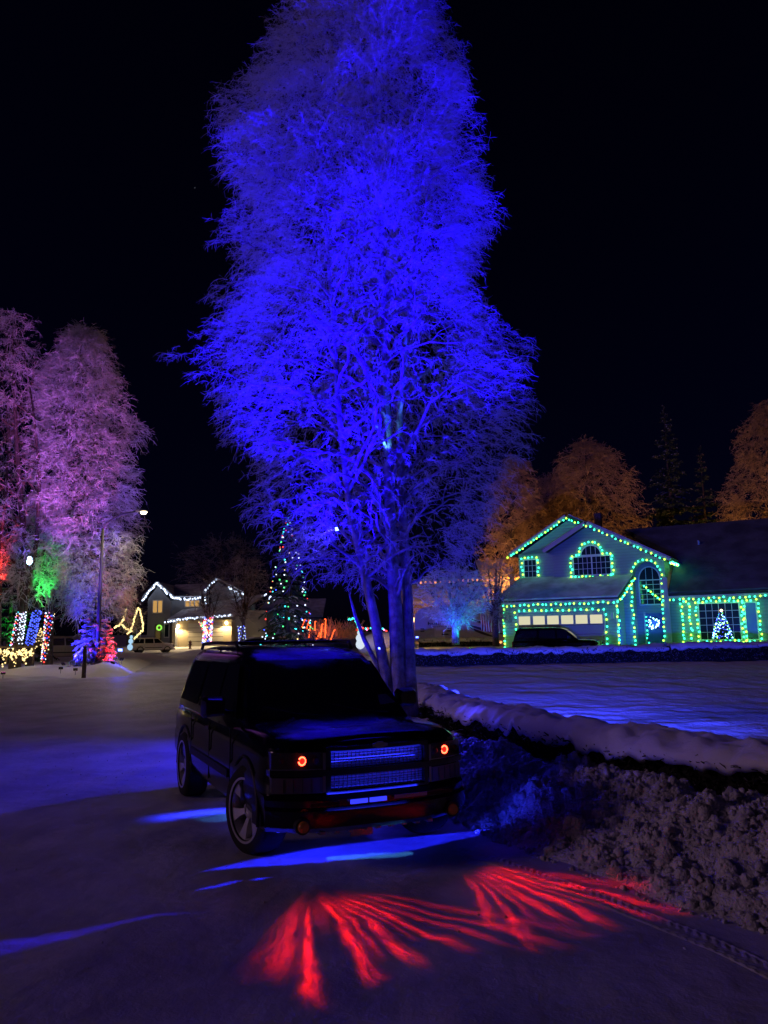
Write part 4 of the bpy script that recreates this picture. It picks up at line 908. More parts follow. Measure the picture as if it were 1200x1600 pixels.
hs('up the sloping end of the garage roof', [(6.82, -.5, 2.60), (7.20, 2.0, 3.90)], 14)
hs('on the left slope of the rear gable', [(-.3, 1.98, 5.55), (3.44, 1.98, 7.70), (4.55, 1.7, 7.16)], 27)
hs('on the long right slope of the front gable', [(4.7, 1.58, 7.10), (9.22, 1.58, 4.72)], 20)
hs('along the short eave running back above the wing roof', [(9.3, 1.7, 4.68), (9.3, 5.0, 4.74)], 16, r=.07)
hs('around the small upstairs window', [(.42, 2.40, 4.2), (1.42, 2.40, 4.2), (1.42, 2.40, 5.48), (.42, 2.40, 5.48), (.42, 2.40, 4.25)], 20)
hs('around the wide arched upstairs window', [(3.60, 2.0, 4.14), (6.0, 2.0, 4.14), (6.0, 2.0, 5.38), (5.46, 2.0, 5.46)]+[(4.77+.72*math.cos(a), 2.0, 5.46+.72*math.sin(a)) for a in np.linspace(.15, math.pi-.15, 9)]+[(4.08, 2.0, 5.44), (3.60, 2.0, 5.36), (3.60, 2.0, 4.2)], 40)
hs('outlining the tall entry arch', [(6.98, 2.02, -.1), (6.98, 2.02, 3.95)]+[(7.83+.86*math.cos(a), 2.02, 3.97+1.0*math.sin(a)) for a in np.linspace(math.pi-.1, .1, 9)]+[(8.66, 2.0, 3.9), (8.58, 1.94, -.1)], 46)
hs('along the eave of the right wing', [(9.0, 2.02, 2.62), (20, 2.02, 2.72)], 44)
hs('around the large picture window', [(10.30, 2.48, .30), (12.60, 2.48, .30), (12.60, 2.48, 2.50), (10.30, 2.48, 2.50), (10.30, 2.48, .35)], 40)
hs('around the narrow window of the wing', [(12.70, 2.46, .28), (13.45, 2.46, .28), (13.45, 2.46, 2.48), (12.72, 2.46, 2.48), (12.72, 2.46, .35)], 26)
hs('doubled down the wing wall left of the picture window', [(9.55, 2.5, .3), (9.55, 2.5, 2.5), (9.95, 2.5, 2.5), (9.95, 2.5, .3)], 26)
hs('hanging at the far end of the wing', [(14.4, 2.4, 2.4), (14.4, 2.4, .2)], 13)
string_lights('string of yellow and cyan lights slanting across the tall entry window', [hw(7.55, 2.72, 3.5), hw(8.55, 2.5, 2.55)], 9, ['b_cyan', 'b_yel'], r=.05)
string_lights('small yellow and cyan lights down the edge of the blue front door', [hw(7.58, 2.78, 1.75), hw(7.58, 2.78, .0)], 8, ['b_cyan'], r=.04)
# wreath of lights on the door
wr = thing('wreath', 'wreath of bright cyan-white lights on the blue front door', 'wreath', hw(7.98, 2.78, 1.38), -HA)
MB().tube([(.27*math.cos(a), 0, .27*math.sin(a)) for a in np.linspace(0, 2*math.pi, 25)], .06, 6).build('ring', M['needles'], wr)
m = MB(); m2_ = MB()
for k in range(70):
    a = random.uniform(0, 2*math.pi); r = .27+random.gauss(0, .055); (m if k % 4 else m2_).ico((r*math.cos(a), -.07, r*math.sin(a)), .028, sub=0)
M['b_ice'] = glow('bulb_ice', (.30, .75, 1), 9); tag(m.build('bulbs', M['b_ice'], wr), kind='stuff'); tag(m2_.build('bulbs', M['b_blue'], wr), kind='stuff')
point('wreath_glow', (0, -.25, 0), 6, (.02, .10, 1), .1, wr)
spot('door_blue_fill', hw(7.6, -.6, .1), hw(6.5, 1.2, 1.2), 240, (.01, .06, 1), 70, .6, .1)  # added fill, no fixture, for the blue patch beside the door

# christmas tree inside the picture window (its lights read through the glass): stands in front of the pane's dark room
xt = thing('window_christmas_tree', 'small lit christmas tree shown in the large picture window', 'christmas tree', hw(11.55, 2.44, .42), -HA)
cone = [(0.02, 1.52), (.16, 1.2), (.30, .75), (.40, .35), (.46, .06)]
MB().lathe([(r, z) for r, z in cone[::-1]], 14, 'z').build('foliage', M['needles'], xt)
for key, cnt in (('b_blue', 110), ('b_ice', 45), ('b_yel', 14), ('b_green', 20)):
    q = MB()
    for k in range(cnt):
        z = 1.5*(1-random.random()**.6)+.03; r = float(np.interp(z, [c[1] for c in cone[::-1]], [c[0] for c in cone[::-1]]))*1.04; a = random.uniform(math.pi, 2*math.pi); q.ico((r*math.cos(a)*1.1, r*math.sin(a)*1.1, z), .026, sub=0)
    tag(q.build('bulbs', M[key], xt), kind='stuff')
MB().ico((.04, -.03, 1.56), .07, sub=1).build('star_topper', glow('star', (1, .62, .30), 5), xt)
xt.scale = (1, .25, 1)
# flag hanging beside the garage
M['flag'] = mat('flag_cloth', (.6, .6, .6), .8); nt = M['flag'].node_tree
w_ = nt.nodes.new('ShaderNodeTexWave'); w_.bands_direction = 'X'; w_.inputs['Scale'].default_value = 2.2; t_ = nt.nodes.new('ShaderNodeTexCoord'); rr_ = nt.nodes.new('ShaderNodeValToRGB'); rr_.color_ramp.interpolation = 'CONSTANT'; rr_.color_ramp.elements[0].color = (.30, .03, .05, 1); rr_.color_ramp.elements[1].position = .5; rr_.color_ramp.elements[1].color = (.65, .65, .65, 1)
nt.links.new(t_.outputs['Object'], w_.inputs['Vector']); nt.links.new(w_.outputs[1], rr_.inputs[0]); nt.links.new(rr_.outputs[0], nt.nodes['Principled BSDF'].inputs['Base Color'])
fg = thing('flag', 'striped flag drooping from a pole on the left garage corner', 'flag', hw(-.05, -.15, 1.35), -HA)
MB().tube([(0, 0, 0), (-1.25, -.4, 1.05)], .02, 6).build('flag_pole', M['white_trim'], fg)
fc = MB(); loops = []
for k in range(9):
    t = k/8; a = Vector((-.15, -.05, .12)).lerp(Vector((-1.22, -.39, 1.02)), t); ln = .55+.75*t; loops.append([(a.x+.10*math.sin(j*.9+k)*.5, a.y+.05*math.cos(j*1.3+k), a.z-ln*j/6) for j in range(7)])
fc.loft(loops, cap=False, closed=False); fc.build('cloth', M['flag'], fg, smooth=True)
# dark car in the drive of the green house
cp = at(872, 1005, 42.3); make_suv('dark crossover parked in front of the lit garage door', (cp.x, 42.3, .62), HA*-1-R(90)+R(8), M['paint'], False, M['dkchrome'], name='parked_crossover', sc=(.95, .93, .90))

# ============================================================ LEFT SIDE: lit birches, street lamp
def px_stem(pts, radii, Y): return [(at(x, y, Y), r) for (x, y), r in zip(pts, radii)]
def px_prof(rows, Y, depth=.45):
    out = []
    for py, x0, xc, x1 in rows:
        a, c, b = at(x0, py, Y), at(xc, py, Y), at(x1, py, Y); out.append((c.z, c.x, c.x-a.x, b.x-c.x, max(.3, (b.x-a.x)*depth)))
    return sorted(out)
YL = 44.0
def ground_at(st): p = st[0][0]; return Vector((p.x, p.y, yz(p.x, p.y)))
def plant_stem(st): g = ground_at(st); return [(g-Vector((0, 0, .2)), st[0][1]*1.15)]+st
s1 = [px_stem([(23, 1018), (33, 960), (40, 880), (34, 800), (26, 700), (22, 600), (20, 505)], [.26, .23, .20, .17, .12, .08, .02], YL), px_stem([(30, 1016), (38, 960), (58, 840), (62, 740), (52, 640), (40, 560)], [.15, .14, .12, .10, .06, .02], YL)]
s1 = [plant_stem(s) for s in s1]
s1.append([(p, r) for p, r in zip([at(-4, 1030, 43.9), at(0, 900, 43.9), at(4, 830, 43.9), at(9, 760, 43.9), at(14, 690, 43.9)], [.17, .13, .11, .08, .03])])
birch('birch_tree', 'leftmost tall frosted birch tinted violet, trunk wrapped in pink and white lights', ground_at(s1[0][1:]), s1, px_prof([(940, -30, 20, 60), (860, -60, 20, 78), (760, -80, 15, 88), (680, -80, 12, 85), (610, -70, 12, 74), (550, -45, 14, 64), (510, -15, 20, 48), (488, 8, 20, 30)], YL), 1900, .75, .024, 80, M['frost'], M['bark_dark'], 'lit birches in the yard across the road', gaps=-.06, side=8, limb_w=.05, droop=.5)
YM = 46.0
s2 = [plant_stem(px_stem([(74, 1036), (78, 960), (84, 880), (94, 780), (108, 690), (120, 600), (130, 515)], [.27, .24, .21, .17, .12, .08, .02], YM)), plant_stem(px_stem([(78, 1032), (82, 940), (92, 860), (84, 760), (86, 660), (92, 580)], [.16, .14, .12, .10, .06, .02], YM))]
birch('birch_tree', 'tall frosted birch glowing pink and violet beside the street lamp', ground_at(s2[0][1:]), s2, px_prof([(960, 120, 160, 190), (900, 95, 140, 205), (840, 70, 130, 213), (780, 66, 125, 205), (720, 62, 125, 208), (670, 62, 124, 218), (620, 64, 124, 190), (580, 72, 124, 182), (545, 96, 126, 164), (515, 122, 130, 142)], YM), 7500, .8, .030, 100, M['frost'], M['bark_dark'], 'lit birches in the yard across the road', gaps=-.06, side=8, limb_w=.05, droop=.5)
s3 = [plant_stem(px_stem([(48, 1008), (58, 955), (66, 900), (70, 840), (74, 780)], [.22, .19, .15, .10, .04], 45.2))]
birch('birch_tree', 'leaning young birch with blue-wrapped trunk between the two tall birches', ground_at(s3[0][1:]), s3, px_prof([(930, 30, 62, 100), (880, 20, 64, 112), (820, 28, 68, 108), (770, 50, 72, 95)], 45.2), 700, .8, .036, 26, M['frost'], M['bark_dark'], 'lit birches in the yard across the road', gaps=-.2, side=6)
def wrap(label, st, za_px, zb_px, n, keys, Y, rad, r=.042):
    pts = []
    for k in range(n):
        q = k/(n-1); x = za_px[0]+(zb_px[0]-za_px[0])*q; y = za_px[1]+(zb_px[1]-za_px[1])*q; c = at(x, y, Y); a = k*2.39996; pts.append(c+Vector((math.cos(a)*rad, math.sin(a)*rad, random.gauss(0, .03))))
    base = Vector(pts[0]); t = thing('string_lights', label, 'string lights', base, 0, 'strings wound round the yard trunks')
    hel = []
    for k in range(n*2):
        q = k/(2*n-1); c = at(za_px[0]+(zb_px[0]-za_px[0])*q, za_px[1]+(zb_px[1]-za_px[1])*q, Y); a = k*.55; hel.append(c+Vector((math.cos(a)*rad*.96, math.sin(a)*rad*.96, 0))-base)
    MB().tube(hel, .01, 3).build('wire', M['wire'], t)
    for key in sorted(set(keys)):
        m = MB()
        for k, p in enumerate(pts):
            if keys[k*5 % len(keys)] == key: m.ico(p-base, r*random.uniform(.7, 1.3), sub=0)
        if m.v: tag(m.build('bulbs', M[key], t), kind='stuff')
    return t
MW = ['b_white', 'b_pink', 'b_red', 'b_white', 'b_teal', 'b_pink', 'b_warm']
wrap('pink and white lights wound round the leftmost trunk of the yard', s1, (21, 1014), (33, 956), 120, MW, YL-.02, .20)
wrap('pale pink lights wound round the thinner trunk next to the leftmost one', s1, (31, 1005), (37, 956), 70, ['b_white', 'b_pink', 'b_white', 'b_pink', 'b_red'], YL-.1, .14)
wrap('blue lights wound round the leaning middle trunk', s3, (46, 1008), (58, 955), 150, ['b_blue', 'b_blue', 'b_white', 'b_blue', 'b_blue'], 45.1, .23)
wrap('red, white and pink lights wound round the trunk beside the dark yard', s2, (71, 1034), (78, 957), 170, ['b_red', 'b_white', 'b_pink', 'b_red', 'b_white', 'b_blue', 'b_warm'], YM-.02, .24)
# warm lights on the low fence
fence = thing('picket_fence', 'low fence hung with warm yellow icicle lights at the photo\'s left edge', 'fence', at(-60, 1030, 43.0)); fb = Vector(fence.location)
for k in range(9):
    p = at(-60+14*k, 1030, 43.0)-fb; MB().box((p.x, p.y, .25), (.08, .08, 1.1)).build('post', M['wood'], fence)
for z in (.25, .62): a = at(-60, 1030, 43)-fb; c = at(52, 1030, 43)-fb; MB().box(((a.x+c.x)/2, 0, z), (c.x-a.x, .04, .10)).build('rail', M['wood'], fence)
m = MB()
for k in range(330):
    x = random.uniform(-60, 52); y = random.uniform(1013, 1022)+(random.random()**2)*(14+8*math.sin(x*.35)); p = at(x, y, 42.85)-fb; m.ico(p, random.uniform(.03, .055), sub=0)
il = thing('icicle_lights', 'curtain of warm yellow icicle lights draped on the low fence', 'string lights', fb); tag(m.build('bulbs', M['b_warm'], il), kind='stuff')
for k in (16, 17): pass
cone = MB()
for k in range(60):
    z = random.random(); a = random.uniform(0, 2*math.pi); cone.ico((.55*(1-z)*math.cos(a), .3*(1-z)*math.sin(a), 1.3*(z-.15)*1.0), .045, sub=0)
bs = thing('small_bush', 'little bare bush sprinkled with warm lights between the wrapped trunks', 'bush', at(62, 1012, 45.8)); tag(cone.build('bulbs', M['b_warm'], bs), kind='stuff')
P = np.zeros((140, 3)); D = RNG.normal(0, .5, (140, 3)); D[:, 2] = 1; V, F, _ = strands(P, D, RNG.uniform(.8, 1.7, 140), np.full(140, .1), np.full(140, .02), 4); np_obj('twigs', V, F, M['bark_dark'], bs)

M['lamp_pole'] = mat('painted_pole', (.07, .07, .08), .8)
# street lamp and marker post
lampc = at(224, 800, 42.5); polex = at(151, 1042, 42.5)
sl = thing('street_lamp', 'tall grey street lamp with a curved arm shining over the snowy corner', 'street lamp', (polex.x, 42.5, yz(polex.x, 42.5)-.1)); sb = Vector(sl.location)
MB().tube([(0, 0, 0), (.0, 0, 4), (.02, 0, lampc.z-.9-sb.z)], [.13, .10, .07], 10).build('pole', M['lamp_pole'], sl, smooth=True)
tip = lampc-sb; MB().tube([(.02, 0, tip.z-.95), (.25, 0, tip.z-.55), (tip.x*.45, 0, tip.z-.12), (tip.x-.35, 0, tip.z+.05)], [.06, .055, .05, .045], 8).build('arm', M['lamp_pole'], sl, smooth=True)
hdm = MB(); hdm.loft([[(tip.x-.42+dx, w*sy, tip.z+.02+h*sz) for sy, sz in ((-1, 0), (1, 0), (.7, 1), (-.7, 1))] for dx, w, h in ((0, .06, .08), (.2, .15, .14), (.5, .15, .12), (.66, .06, .05))]); hdm.build('lamp_head', M['steel'], sl)
MB().ico((tip.x+.02, 0, tip.z-.03), .15, (1.2, .8, .65), 1).build('lamp_lens', glow('sodium_lens', (1, .82, .45), 26, False), sl, smooth=True)
spot('street_lamp_light', (tip.x+.02, 0, tip.z-.20), (tip.x+.02-.2, 0.6, -4), 650, (1, .78, .50), 165, .35, .12, sl)
mp = at(131, 1050, 37.4); mk = thing('marker_post', 'short dark wooden post standing in the snow before the street lamp', 'post', (mp.x, 37.4, yz(mp.x, 37.4)-.25))
MB().tube([(0, 0, 0), (.01, 0, 1.0), (.0, 0, 1.75)], [.10, .095, .085], 8).build('post', M['wood'], mk, smooth=True); MB().ico((0, 0, 1.76), .10, (1, 1, .5), 1).build('snow_cap', M['snow'], mk, smooth=True)

# coloured floods in that yard
GF = 'coloured floodlights in the yard across the road'
def yfl(label, px, py, Y, tgt, e, col, ang, lens, sz=1.0): p = at(px, py, Y); return floodlight(label, p, tgt, e, col, ang, lens, GF, .6, .1, sz)
yfl('magenta floodlight at the foot of the pink birch', 95, 1044, 38.5, at(112, 600, YM), 8000, (1, .16, .68), 34, M['l_mag'])
yfl('violet floodlight at the foot of the pink birch', 118, 1046, 38.0, at(145, 680, YM), 8500, (.32, .12, 1), 42, M['l_blue'])
yfl('violet floodlight under the leftmost birch', 5, 1052, 38.0, at(18, 590, YL), 6500, (.45, .15, 1), 36, M['l_mag'])
yfl('green floodlight fixed low on the wrapped birch', 62, 962, 43.2, at(80, 840, YM), 1900, (.03, 1, .10), 38, M['l_green'], .8)
yfl('green floodlight behind the pink wrapped trunk', 14, 1010, 46.5, at(30, 930, 49), 900, (.03, 1, .10), 90, M['l_green'], .8)
yfl('red floodlight low on the leftmost birch', 0, 930, 43.2, at(8, 760, YL), 4500, (1, .03, .02), 34, M['l_red'], .8)
yfl('bright blue floodlight hanging on the middle trunk', 46, 876, 41.6, at(52, 820, 45.6), 500, (.03, .05, 1), 80, M['l_blue'], 1.6)
MB().ico((0, 0, 0), .20, (.8, .6, 1.2), 1).build('bulb_glass', glow('blue_white_bulb', (.45, .7, 1), 8, False), [o for o in COL.objects if o.get('label') == 'bright blue floodlight hanging on the middle trunk'][0])
red_t = [(at(0, 900, 43.9), .12), (at(2, 860, 43.9), .11), (at(6, 810, 43.9), .10), (at(9, 760, 43.9), .08), (at(12, 720, 43.9), .05)]

# spruces of that yard
sp = at(152, 1034, 43.6); spruce('spruce_tree', 'spruce lit half blue and half red behind the street lamp pole', (sp.x, 43.0, yz(sp.x, 43.0)), at(150, 928, 43).z-yz(sp.x, 43.), 1.35, M['needles_snowy'], M['snow'], 15, 12, .07, .75)
sp2 = at(166, 1034, 42.2); spruce('small_spruce', 'low bushy spruce glowing red at the foot of the blue spruce', (sp2.x, 42.2, yz(sp2.x, 42.2)), 2.3, .62, M['needles_snowy'], M['snow'], 11, 11, .06, .7)
g = Vector((sp.x-.9, 41.2, yz(sp.x-.9, 41.2)+.25)); floodlight('blue floodlight aimed at the roadside spruce', g, (sp.x-.15, 43, 2.3), 3200, (.03, .02, 1), 75, M['l_blue'], GF)
g = at(176, 1036, 41.2); floodlight('red floodlight aimed at the low spruce', g, (sp2.x, 42.2, 1.5), 700, (1, .02, .03), 60, M['l_red'], GF)
g = at(190, 1030, 41.6); floodlight('red floodlight aimed up the right flank of the roadside spruce', g, (sp.x+.35, 43, 3.2), 900, (1, .04, .10), 36, M['l_red'], GF)
p = at(188, 1015, 42.6); floodlight('bright blue floodlight on the snow beside the low red spruce', p, p+Vector((.3, -2.0, -1.2)), 160, (.05, .06, 1), 120, M['l_blue'], GF, .6, .1, 1.2)
for i_, (x, y, Y, Hh, rd, lab) in enumerate([(12, 1028, 49, 7.0, 1.9, 'shaded snowy spruce with green-lit lower boughs behind the wrapped trunks'), (45, 1026, 52, 6.0, 1.7, 'dim snowy spruce deeper in the yard behind the blue-wrapped trunk')]):
    p = at(x, y, Y); spruce('spruce_tree', lab, (p.x, Y, yz(p.x, Y)), Hh, rd, M['needles'], M['needles_snowy'], 16, 10, .09, .25)

# cars of that side
p = at(98, 1014, 56); make_suv('beige SUV parked in the yard beyond the wrapped trunks', (p.x, 56, yz(p.x, 56)-.12), R(-60), mat('beige_paint', (.40, .37, .32), .4), False, M['dkchrome'], name='parked_suv', sc=(.93, .93, .93))
p = at(237, 1018, 80); make_suv('white crossover parked on the drive of the house with white eave lights', (p.x, 80, .62), R(-62), mat('white_paint', (.72, .72, .72), .35), False, M['dkchrome'], name='parked_crossover', sc=(.92, .88, .82))
for x, Y, lab in ((395, 60, 'snow-covered car parked behind the SUV below the lit spruce'), (428, 64, 'second snow-covered car partly hidden by the SUV roof')):
    p = at(x, 1012, Y); make_suv(lab, (p.x, Y, .42), R(115), M['paint'], False, M['dkchrome'], roofsnow=True, name='snow_covered_car', sc=(.9, .85, .82))

# ============================================================ LEFT HOUSE
LY = 90.0; LB = at(228, 1008, LY); LS = LY/CAM_F*1.012
LH = thing('suburban_house', 'grey two-storey house with white lights along its gables beyond the white crossover', 'house', LB, R(0.8)); 
H_keep = H; H = LH
def lu(px): return (px-228)*LS
def lz(py): return (1008-py)*LS
M['lsiding'] = mat('grey_board_siding', (.30, .31, .33), .75, var=(.8, .8)); M['tan'] = mat('tan_siding', (.42, .36, .26), .8)
def lp(u, v, z): return LH.matrix_basis @ Vector((u, v, z))
MB().prism([(lu(229), -1), (lu(264), -1), (lu(264), lz(942)), (lu(243), lz(919)), (lu(229), lz(938))], 0, 7).build('gable_wall', M['lsiding'], LH)
MB().b2(lu(264), lu(300), .8, 7, -1, lz(939)).build('wall', M['lsiding'], LH)
MB().b2(lu(300), lu(372), 2.8, 10, -1, lz(932)).build('wall', M['lsiding'], LH)
MB().b2(lu(276), lu(364), -2.6, 3, -1, lz(972)).build('garage_wall', M['tan'], LH)
def lroof(q, sn=.14): 
    r = MB().slab(q, .14).build('roof', M['roofing'], LH); n = Vector((0, 0, .142)); MB().slab([Vector(p)+n for p in q], sn).build('roof_snow', M['roofsnow'], r)
lroof([(lu(222), -.4, lz(939)), (lu(243), -.4, lz(915)), (lu(243), 8, lz(915)), (lu(222), 8, lz(939))]); lroof([(lu(243), -.4, lz(915)), (lu(268), -.4, lz(938)), (lu(268), 8, lz(938)), (lu(243), 8, lz(915))])
lroof([(lu(262), .3, lz(938)), (lu(312), .3, lz(938)), (lu(330), 7, lz(912)), (lu(246), 7, lz(914))])
lroof([(lu(306), 2.3, lz(930)), (lu(327), 2.3, lz(908)), (lu(327), 11, lz(908)), (lu(306), 11, lz(930))]); lroof([(lu(327), 2.3, lz(908)), (lu(376), 2.3, lz(934)), (lu(376), 11, lz(934)), (lu(327), 11, lz(908))])
lroof([(lu(270), -3.1, lz(974)), (lu(368), -3.1, lz(970)), (lu(404), 3, lz(934)), (lu(284), 3, lz(950))])
MB().prism([(lu(308), lz(934)), (lu(372), lz(934)), (lu(327), lz(911))], 2.7, 3.2).build('gable_wall', M['lsiding'], LH)
MB().b2(lu(364), lu(412), -.5, 8, -1, lz(958)).build('wall', M['lsiding'], LH)
def lwin(x0, x1, y0, y1, v, pane, n=2):
    w = MB(); a, c, d, e = lu(x0), lu(x1), lz(y1), lz(y0)
    w.b2(a-.09, c+.09, v-.06, v-.01, e, e+.10); w.b2(a-.09, c+.09, v-.06, v-.01, d-.10, d); w.b2(a-.09, a, v-.06, v-.01, d, e); w.b2(c, c+.09, v-.06, v-.01, d, e)
    o = w.build('window', M['white_trim'], LH); MB().b2(a, c, v-.03, v-.012, d, e).build('pane', pane, o)
    for k in range(1, n): x = a+(c-a)*k/n; MB().b2(x-.06, x+.06, v-.055, v-.031, d, e).build('mullion', M['white_trim'], o)
    return o
lwin(237, 251, 941, 959, 0, M['litwarm']); lwin(256, 262, 977, 996, 0, M['panes'], 1); lwin(284, 305, 941, 950, .8, M['litwarm'], 3)
d_ = MB().b2(lu(241), lu(251), -.08, -.02, lz(1008), lz(977)).build('front_door', M['bark_dark'], LH); MB().b2(lu(242.5), lu(249.5), -.12, -.085, lz(1000), lz(980)).build('pane', glow('door_glow', (.55, .35, .10), .12), d_)
gdo = MB().b2(lu(300), lu(352), -2.68, -2.62, lz(1010), lz(977)).build('garage_door', mat('tan_door', (.46, .44, .38), .6), LH)
for k in range(1, 5): z = lz(977)+(lz(1010)-lz(977))*k/5; MB().b2(lu(300), lu(352), -2.69, -2.681, z-.02, z+.02).build('panel_joint', M['roofing'], gdo)
MB().b2(lu(282), lu(285), -3.0, -2.8, -1, lz(973)).build('porch_post', M['white_trim'], LH)
for x, y in ((286, 981), (357, 977)):
    o = MB().ico((lu(x), -2.95, lz(y)), .17, (1, 1, 1.3), 1).build('porch_light', glow('porch_lamp', (1, .72, .30), 16, False), LH); spot('porch_light_beam', (lu(x), -3.05, lz(y)-.2), (lu(x), -3.4, -3), 600, (1, .70, .32), 165, .3, .15, LH)
wr2 = thing('wreath', 'small green lit wreath on the door of the grey house', 'wreath', lp(lu(248), -.2, lz(982))); MB().tube([(.26*math.cos(a), 0, .26*math.sin(a)) for a in np.linspace(0, 2*math.pi, 17)], .09, 6).build('ring', glow('wreath_green', (.35, 1, .10), 1.0), wr2)
GW = 'cool white string lights on the grey house'
def ls(label, P, n, r=.11): return string_lights('cool white string lights '+label, [lp(lu(x), v, lz(y)) for x, v, y in P], n, ['b_white'], r=r, jit=.05, group=GW)
ls('on the front gable of the grey house', [(222, -.55, 940), (231, -.55, 930), (243, -.55, 914), (256, -.55, 926), (268, -.55, 937)], 24)
ls('along the recessed eave of the grey house', [(268, .15, 937), (286, .15, 940), (308, .15, 937)], 15)
ls('on the taller rear gable of the grey house', [(311, 2.1, 944), (309, 2.1, 933), (313, 2.1, 921), (327, 2.1, 907)], 10)
ls('on the right slope of the rear gable', [(347, 2.1, 920), (353, 2.1, 923), (362, 2.1, 930), (376, 2.1, 932)], 12)
ls('along the garage eave of the grey house', [(268, -3.2, 975), (290, -3.2, 971), (320, -3.2, 968), (350, -3.2, 967), (362, -3.2, 966)], 34, .09)
ls('up the sloping garage roof edge of the grey house', [(363, -2.8, 966), (372, -1, 960), (384, 1, 948), (404, 3, 931)], 20)
H = H_keep
ph = thing('fire_hydrant', 'small dark post-like hydrant at the end of the grey house drive', 'hydrant', at(297, 1014, 84)); MB().lathe([(.16, 0), (.16, .1), (.12, .12), (.12, .6), (.17, .62), (.17, .7), (.1, .85), (.03, .92)], 12, 'z').build('body', mat('dull_red', (.10, .03, .02), .6), ph); MB().tube([(-.22, 0, .5), (.22, 0, .5)], .06, 8).build('outlet', M['bark_dark'], ph)

# bare trees near that house
def bare_tree(label, px, py, Y, top, width, nl, m_b, m_f, nsp, sw=.05, name='bare_tree', group=None):
    b0 = at(px, py, Y); tp = at(px, top, Y); wd = width*Y/CAM_F; hh = tp.z-b0.z
    st = [[(b0, .20), (b0+Vector((0, 0, hh*.3)), .16), (b0+Vector((.1, 0, hh*.65)), .10), (tp, .02)]]
    for k in range(4): a = random.uniform(-1, 1); st.append([(b0+Vector((0, 0, hh*.22)), .11), (b0+Vector((a*wd*.2, random.uniform(-.5, .5), hh*.55)), .07), (b0+Vector((a*wd*.42, random.uniform(-1, 1), hh*.9)), .02)])
    pr = [(b0.z+hh*q, b0.x, wd*w_, wd*w_, wd*w_) for q, w_ in ((.28, .15), (.45, .38), (.65, .5), (.85, .42), (1.0, .15))]
    return birch(name, label, b0, st, pr, nsp, hh*.12, sw, nl, m_f, m_b, group=group, droop=.1, side=5, gaps=-.6, lift=1.0, limb_w=.05)
bare_tree('bare branching tree with its trunk wrapped in coloured lights before the grey house garage', 325, 1008, 82, 905, 70, 40, M['bark_dark'], M['frost_dull'], 420, .035)
p = [at(318, 1000, 81.8), at(332, 960, 81.8)]
wrap('multicoloured lights wound round the trunk before the grey house garage', None, (323, 1006), (326, 965), 90, ['b_white', 'b_pink', 'b_blue', 'b_warm', 'b_red', 'b_white'], 81.6, .42, .10)
wrap('coloured lights on the left fork of the wrapped tree before the garage', None, (323, 990), (314, 972), 26, ['b_red', 'b_warm', 'b_pink', 'b_green'], 81.6, .2, .10)
bare_tree('bare tree with a pale wrapped trunk right of the grey house garage', 380, 1006, 80, 875, 85, 46, M['bark_dark'], M['frost_dull'], 520, .035)
wrap('dim pale lights wound round the trunk right of the grey house garage', None, (379, 1004), (377, 978), 40, ['b_white', 'b_blue'], 79.7, .35, .05)
bare_tree('dim leafless tree behind the roof of the grey house', 345, 985, 110, 845, 140, 60, M['bark_dark'], M['frost_dull'], 900, .06)
bare_tree('dim leafless tree at the left end of the grey house', 200, 1005, 100, 905, 80, 40, M['bark_dark'], M['frost_dull'], 700, .06)
# tree traced with warm rope light
rt = bare_tree('small bare tree traced with warm rope lights beside the grey house', 200, 1008, 76, 945, 50, 24, M['bark_dark'], M['frost_dull'], 260, .035)
def rope(label, pts, n, key='b_warm', r=.085, Y=75.6): return string_lights(label, [at(x, y, Y) for x, y in pts], n, [key], r=r, jit=.03, group='warm rope lights on the small bare tree')
rope('warm rope light on the short left bough of the traced tree', [(197, 953), (193, 968), (187, 976), (179, 981)], 26)
rope('warm rope light arching over the tall right boughs of the traced tree', [(199, 990), (205, 985), (210, 966), (216, 950), (219, 956), (223, 972), (223, 985), (210, 997)], 58)
rope('warm rope light crossing between the boughs of the traced tree', [(190, 976), (198, 983), (206, 986)], 16)
sn = thing('snowman', 'small cool-white lit snowman figure at the foot of the rope-lit tree', 'snowman', at(203, 1018, 74)); 
for z, r in ((.4, .26), (.95, .22), (1.35, .15)): MB().ico((.1*(z-.5), 0, z), r, (1, 1, 1.15), 1, .05).build('snowball', glow('snowman_glow', (.45, .75, 1.0), .9, False), sn, smooth=True)

# ============================================================ MIDDLE: christmas spruce, candy canes, far decorated house
xt = at(450, 1006, 50); tp = at(452, 802, 50); spruce('christmas_spruce', 'tall slender spruce covered in multicoloured lights behind the parked SUV', (xt.x, 50, .35), tp.z-.35, 2.0, M['needles'], M['needles_snowy'], 26, 10, .06, .25)
sbk = thing('string_lights', 'large multicoloured bulbs scattered over the tall christmas spruce', 'string lights', (xt.x, 50, .35)); hh = tp.z-.35
for key, cnt in (('b_white', 44), ('b_teal', 22), ('b_green', 22), ('b_red', 14), ('b_warm', 14), ('b_blue', 8)):
    q = MB()
    for k in range(cnt):
        z = hh*(.08+.9*random.random()**1.15); rr = 2.0*(1-z/hh)**.85*.98; a = random.uniform(math.pi*.95, math.pi*2.05); q.ico((rr*math.cos(a), rr*math.sin(a), z), random.uniform(.03, .06), sub=0)
    tag(q.build('bulbs', M[key], sbk), kind='stuff')
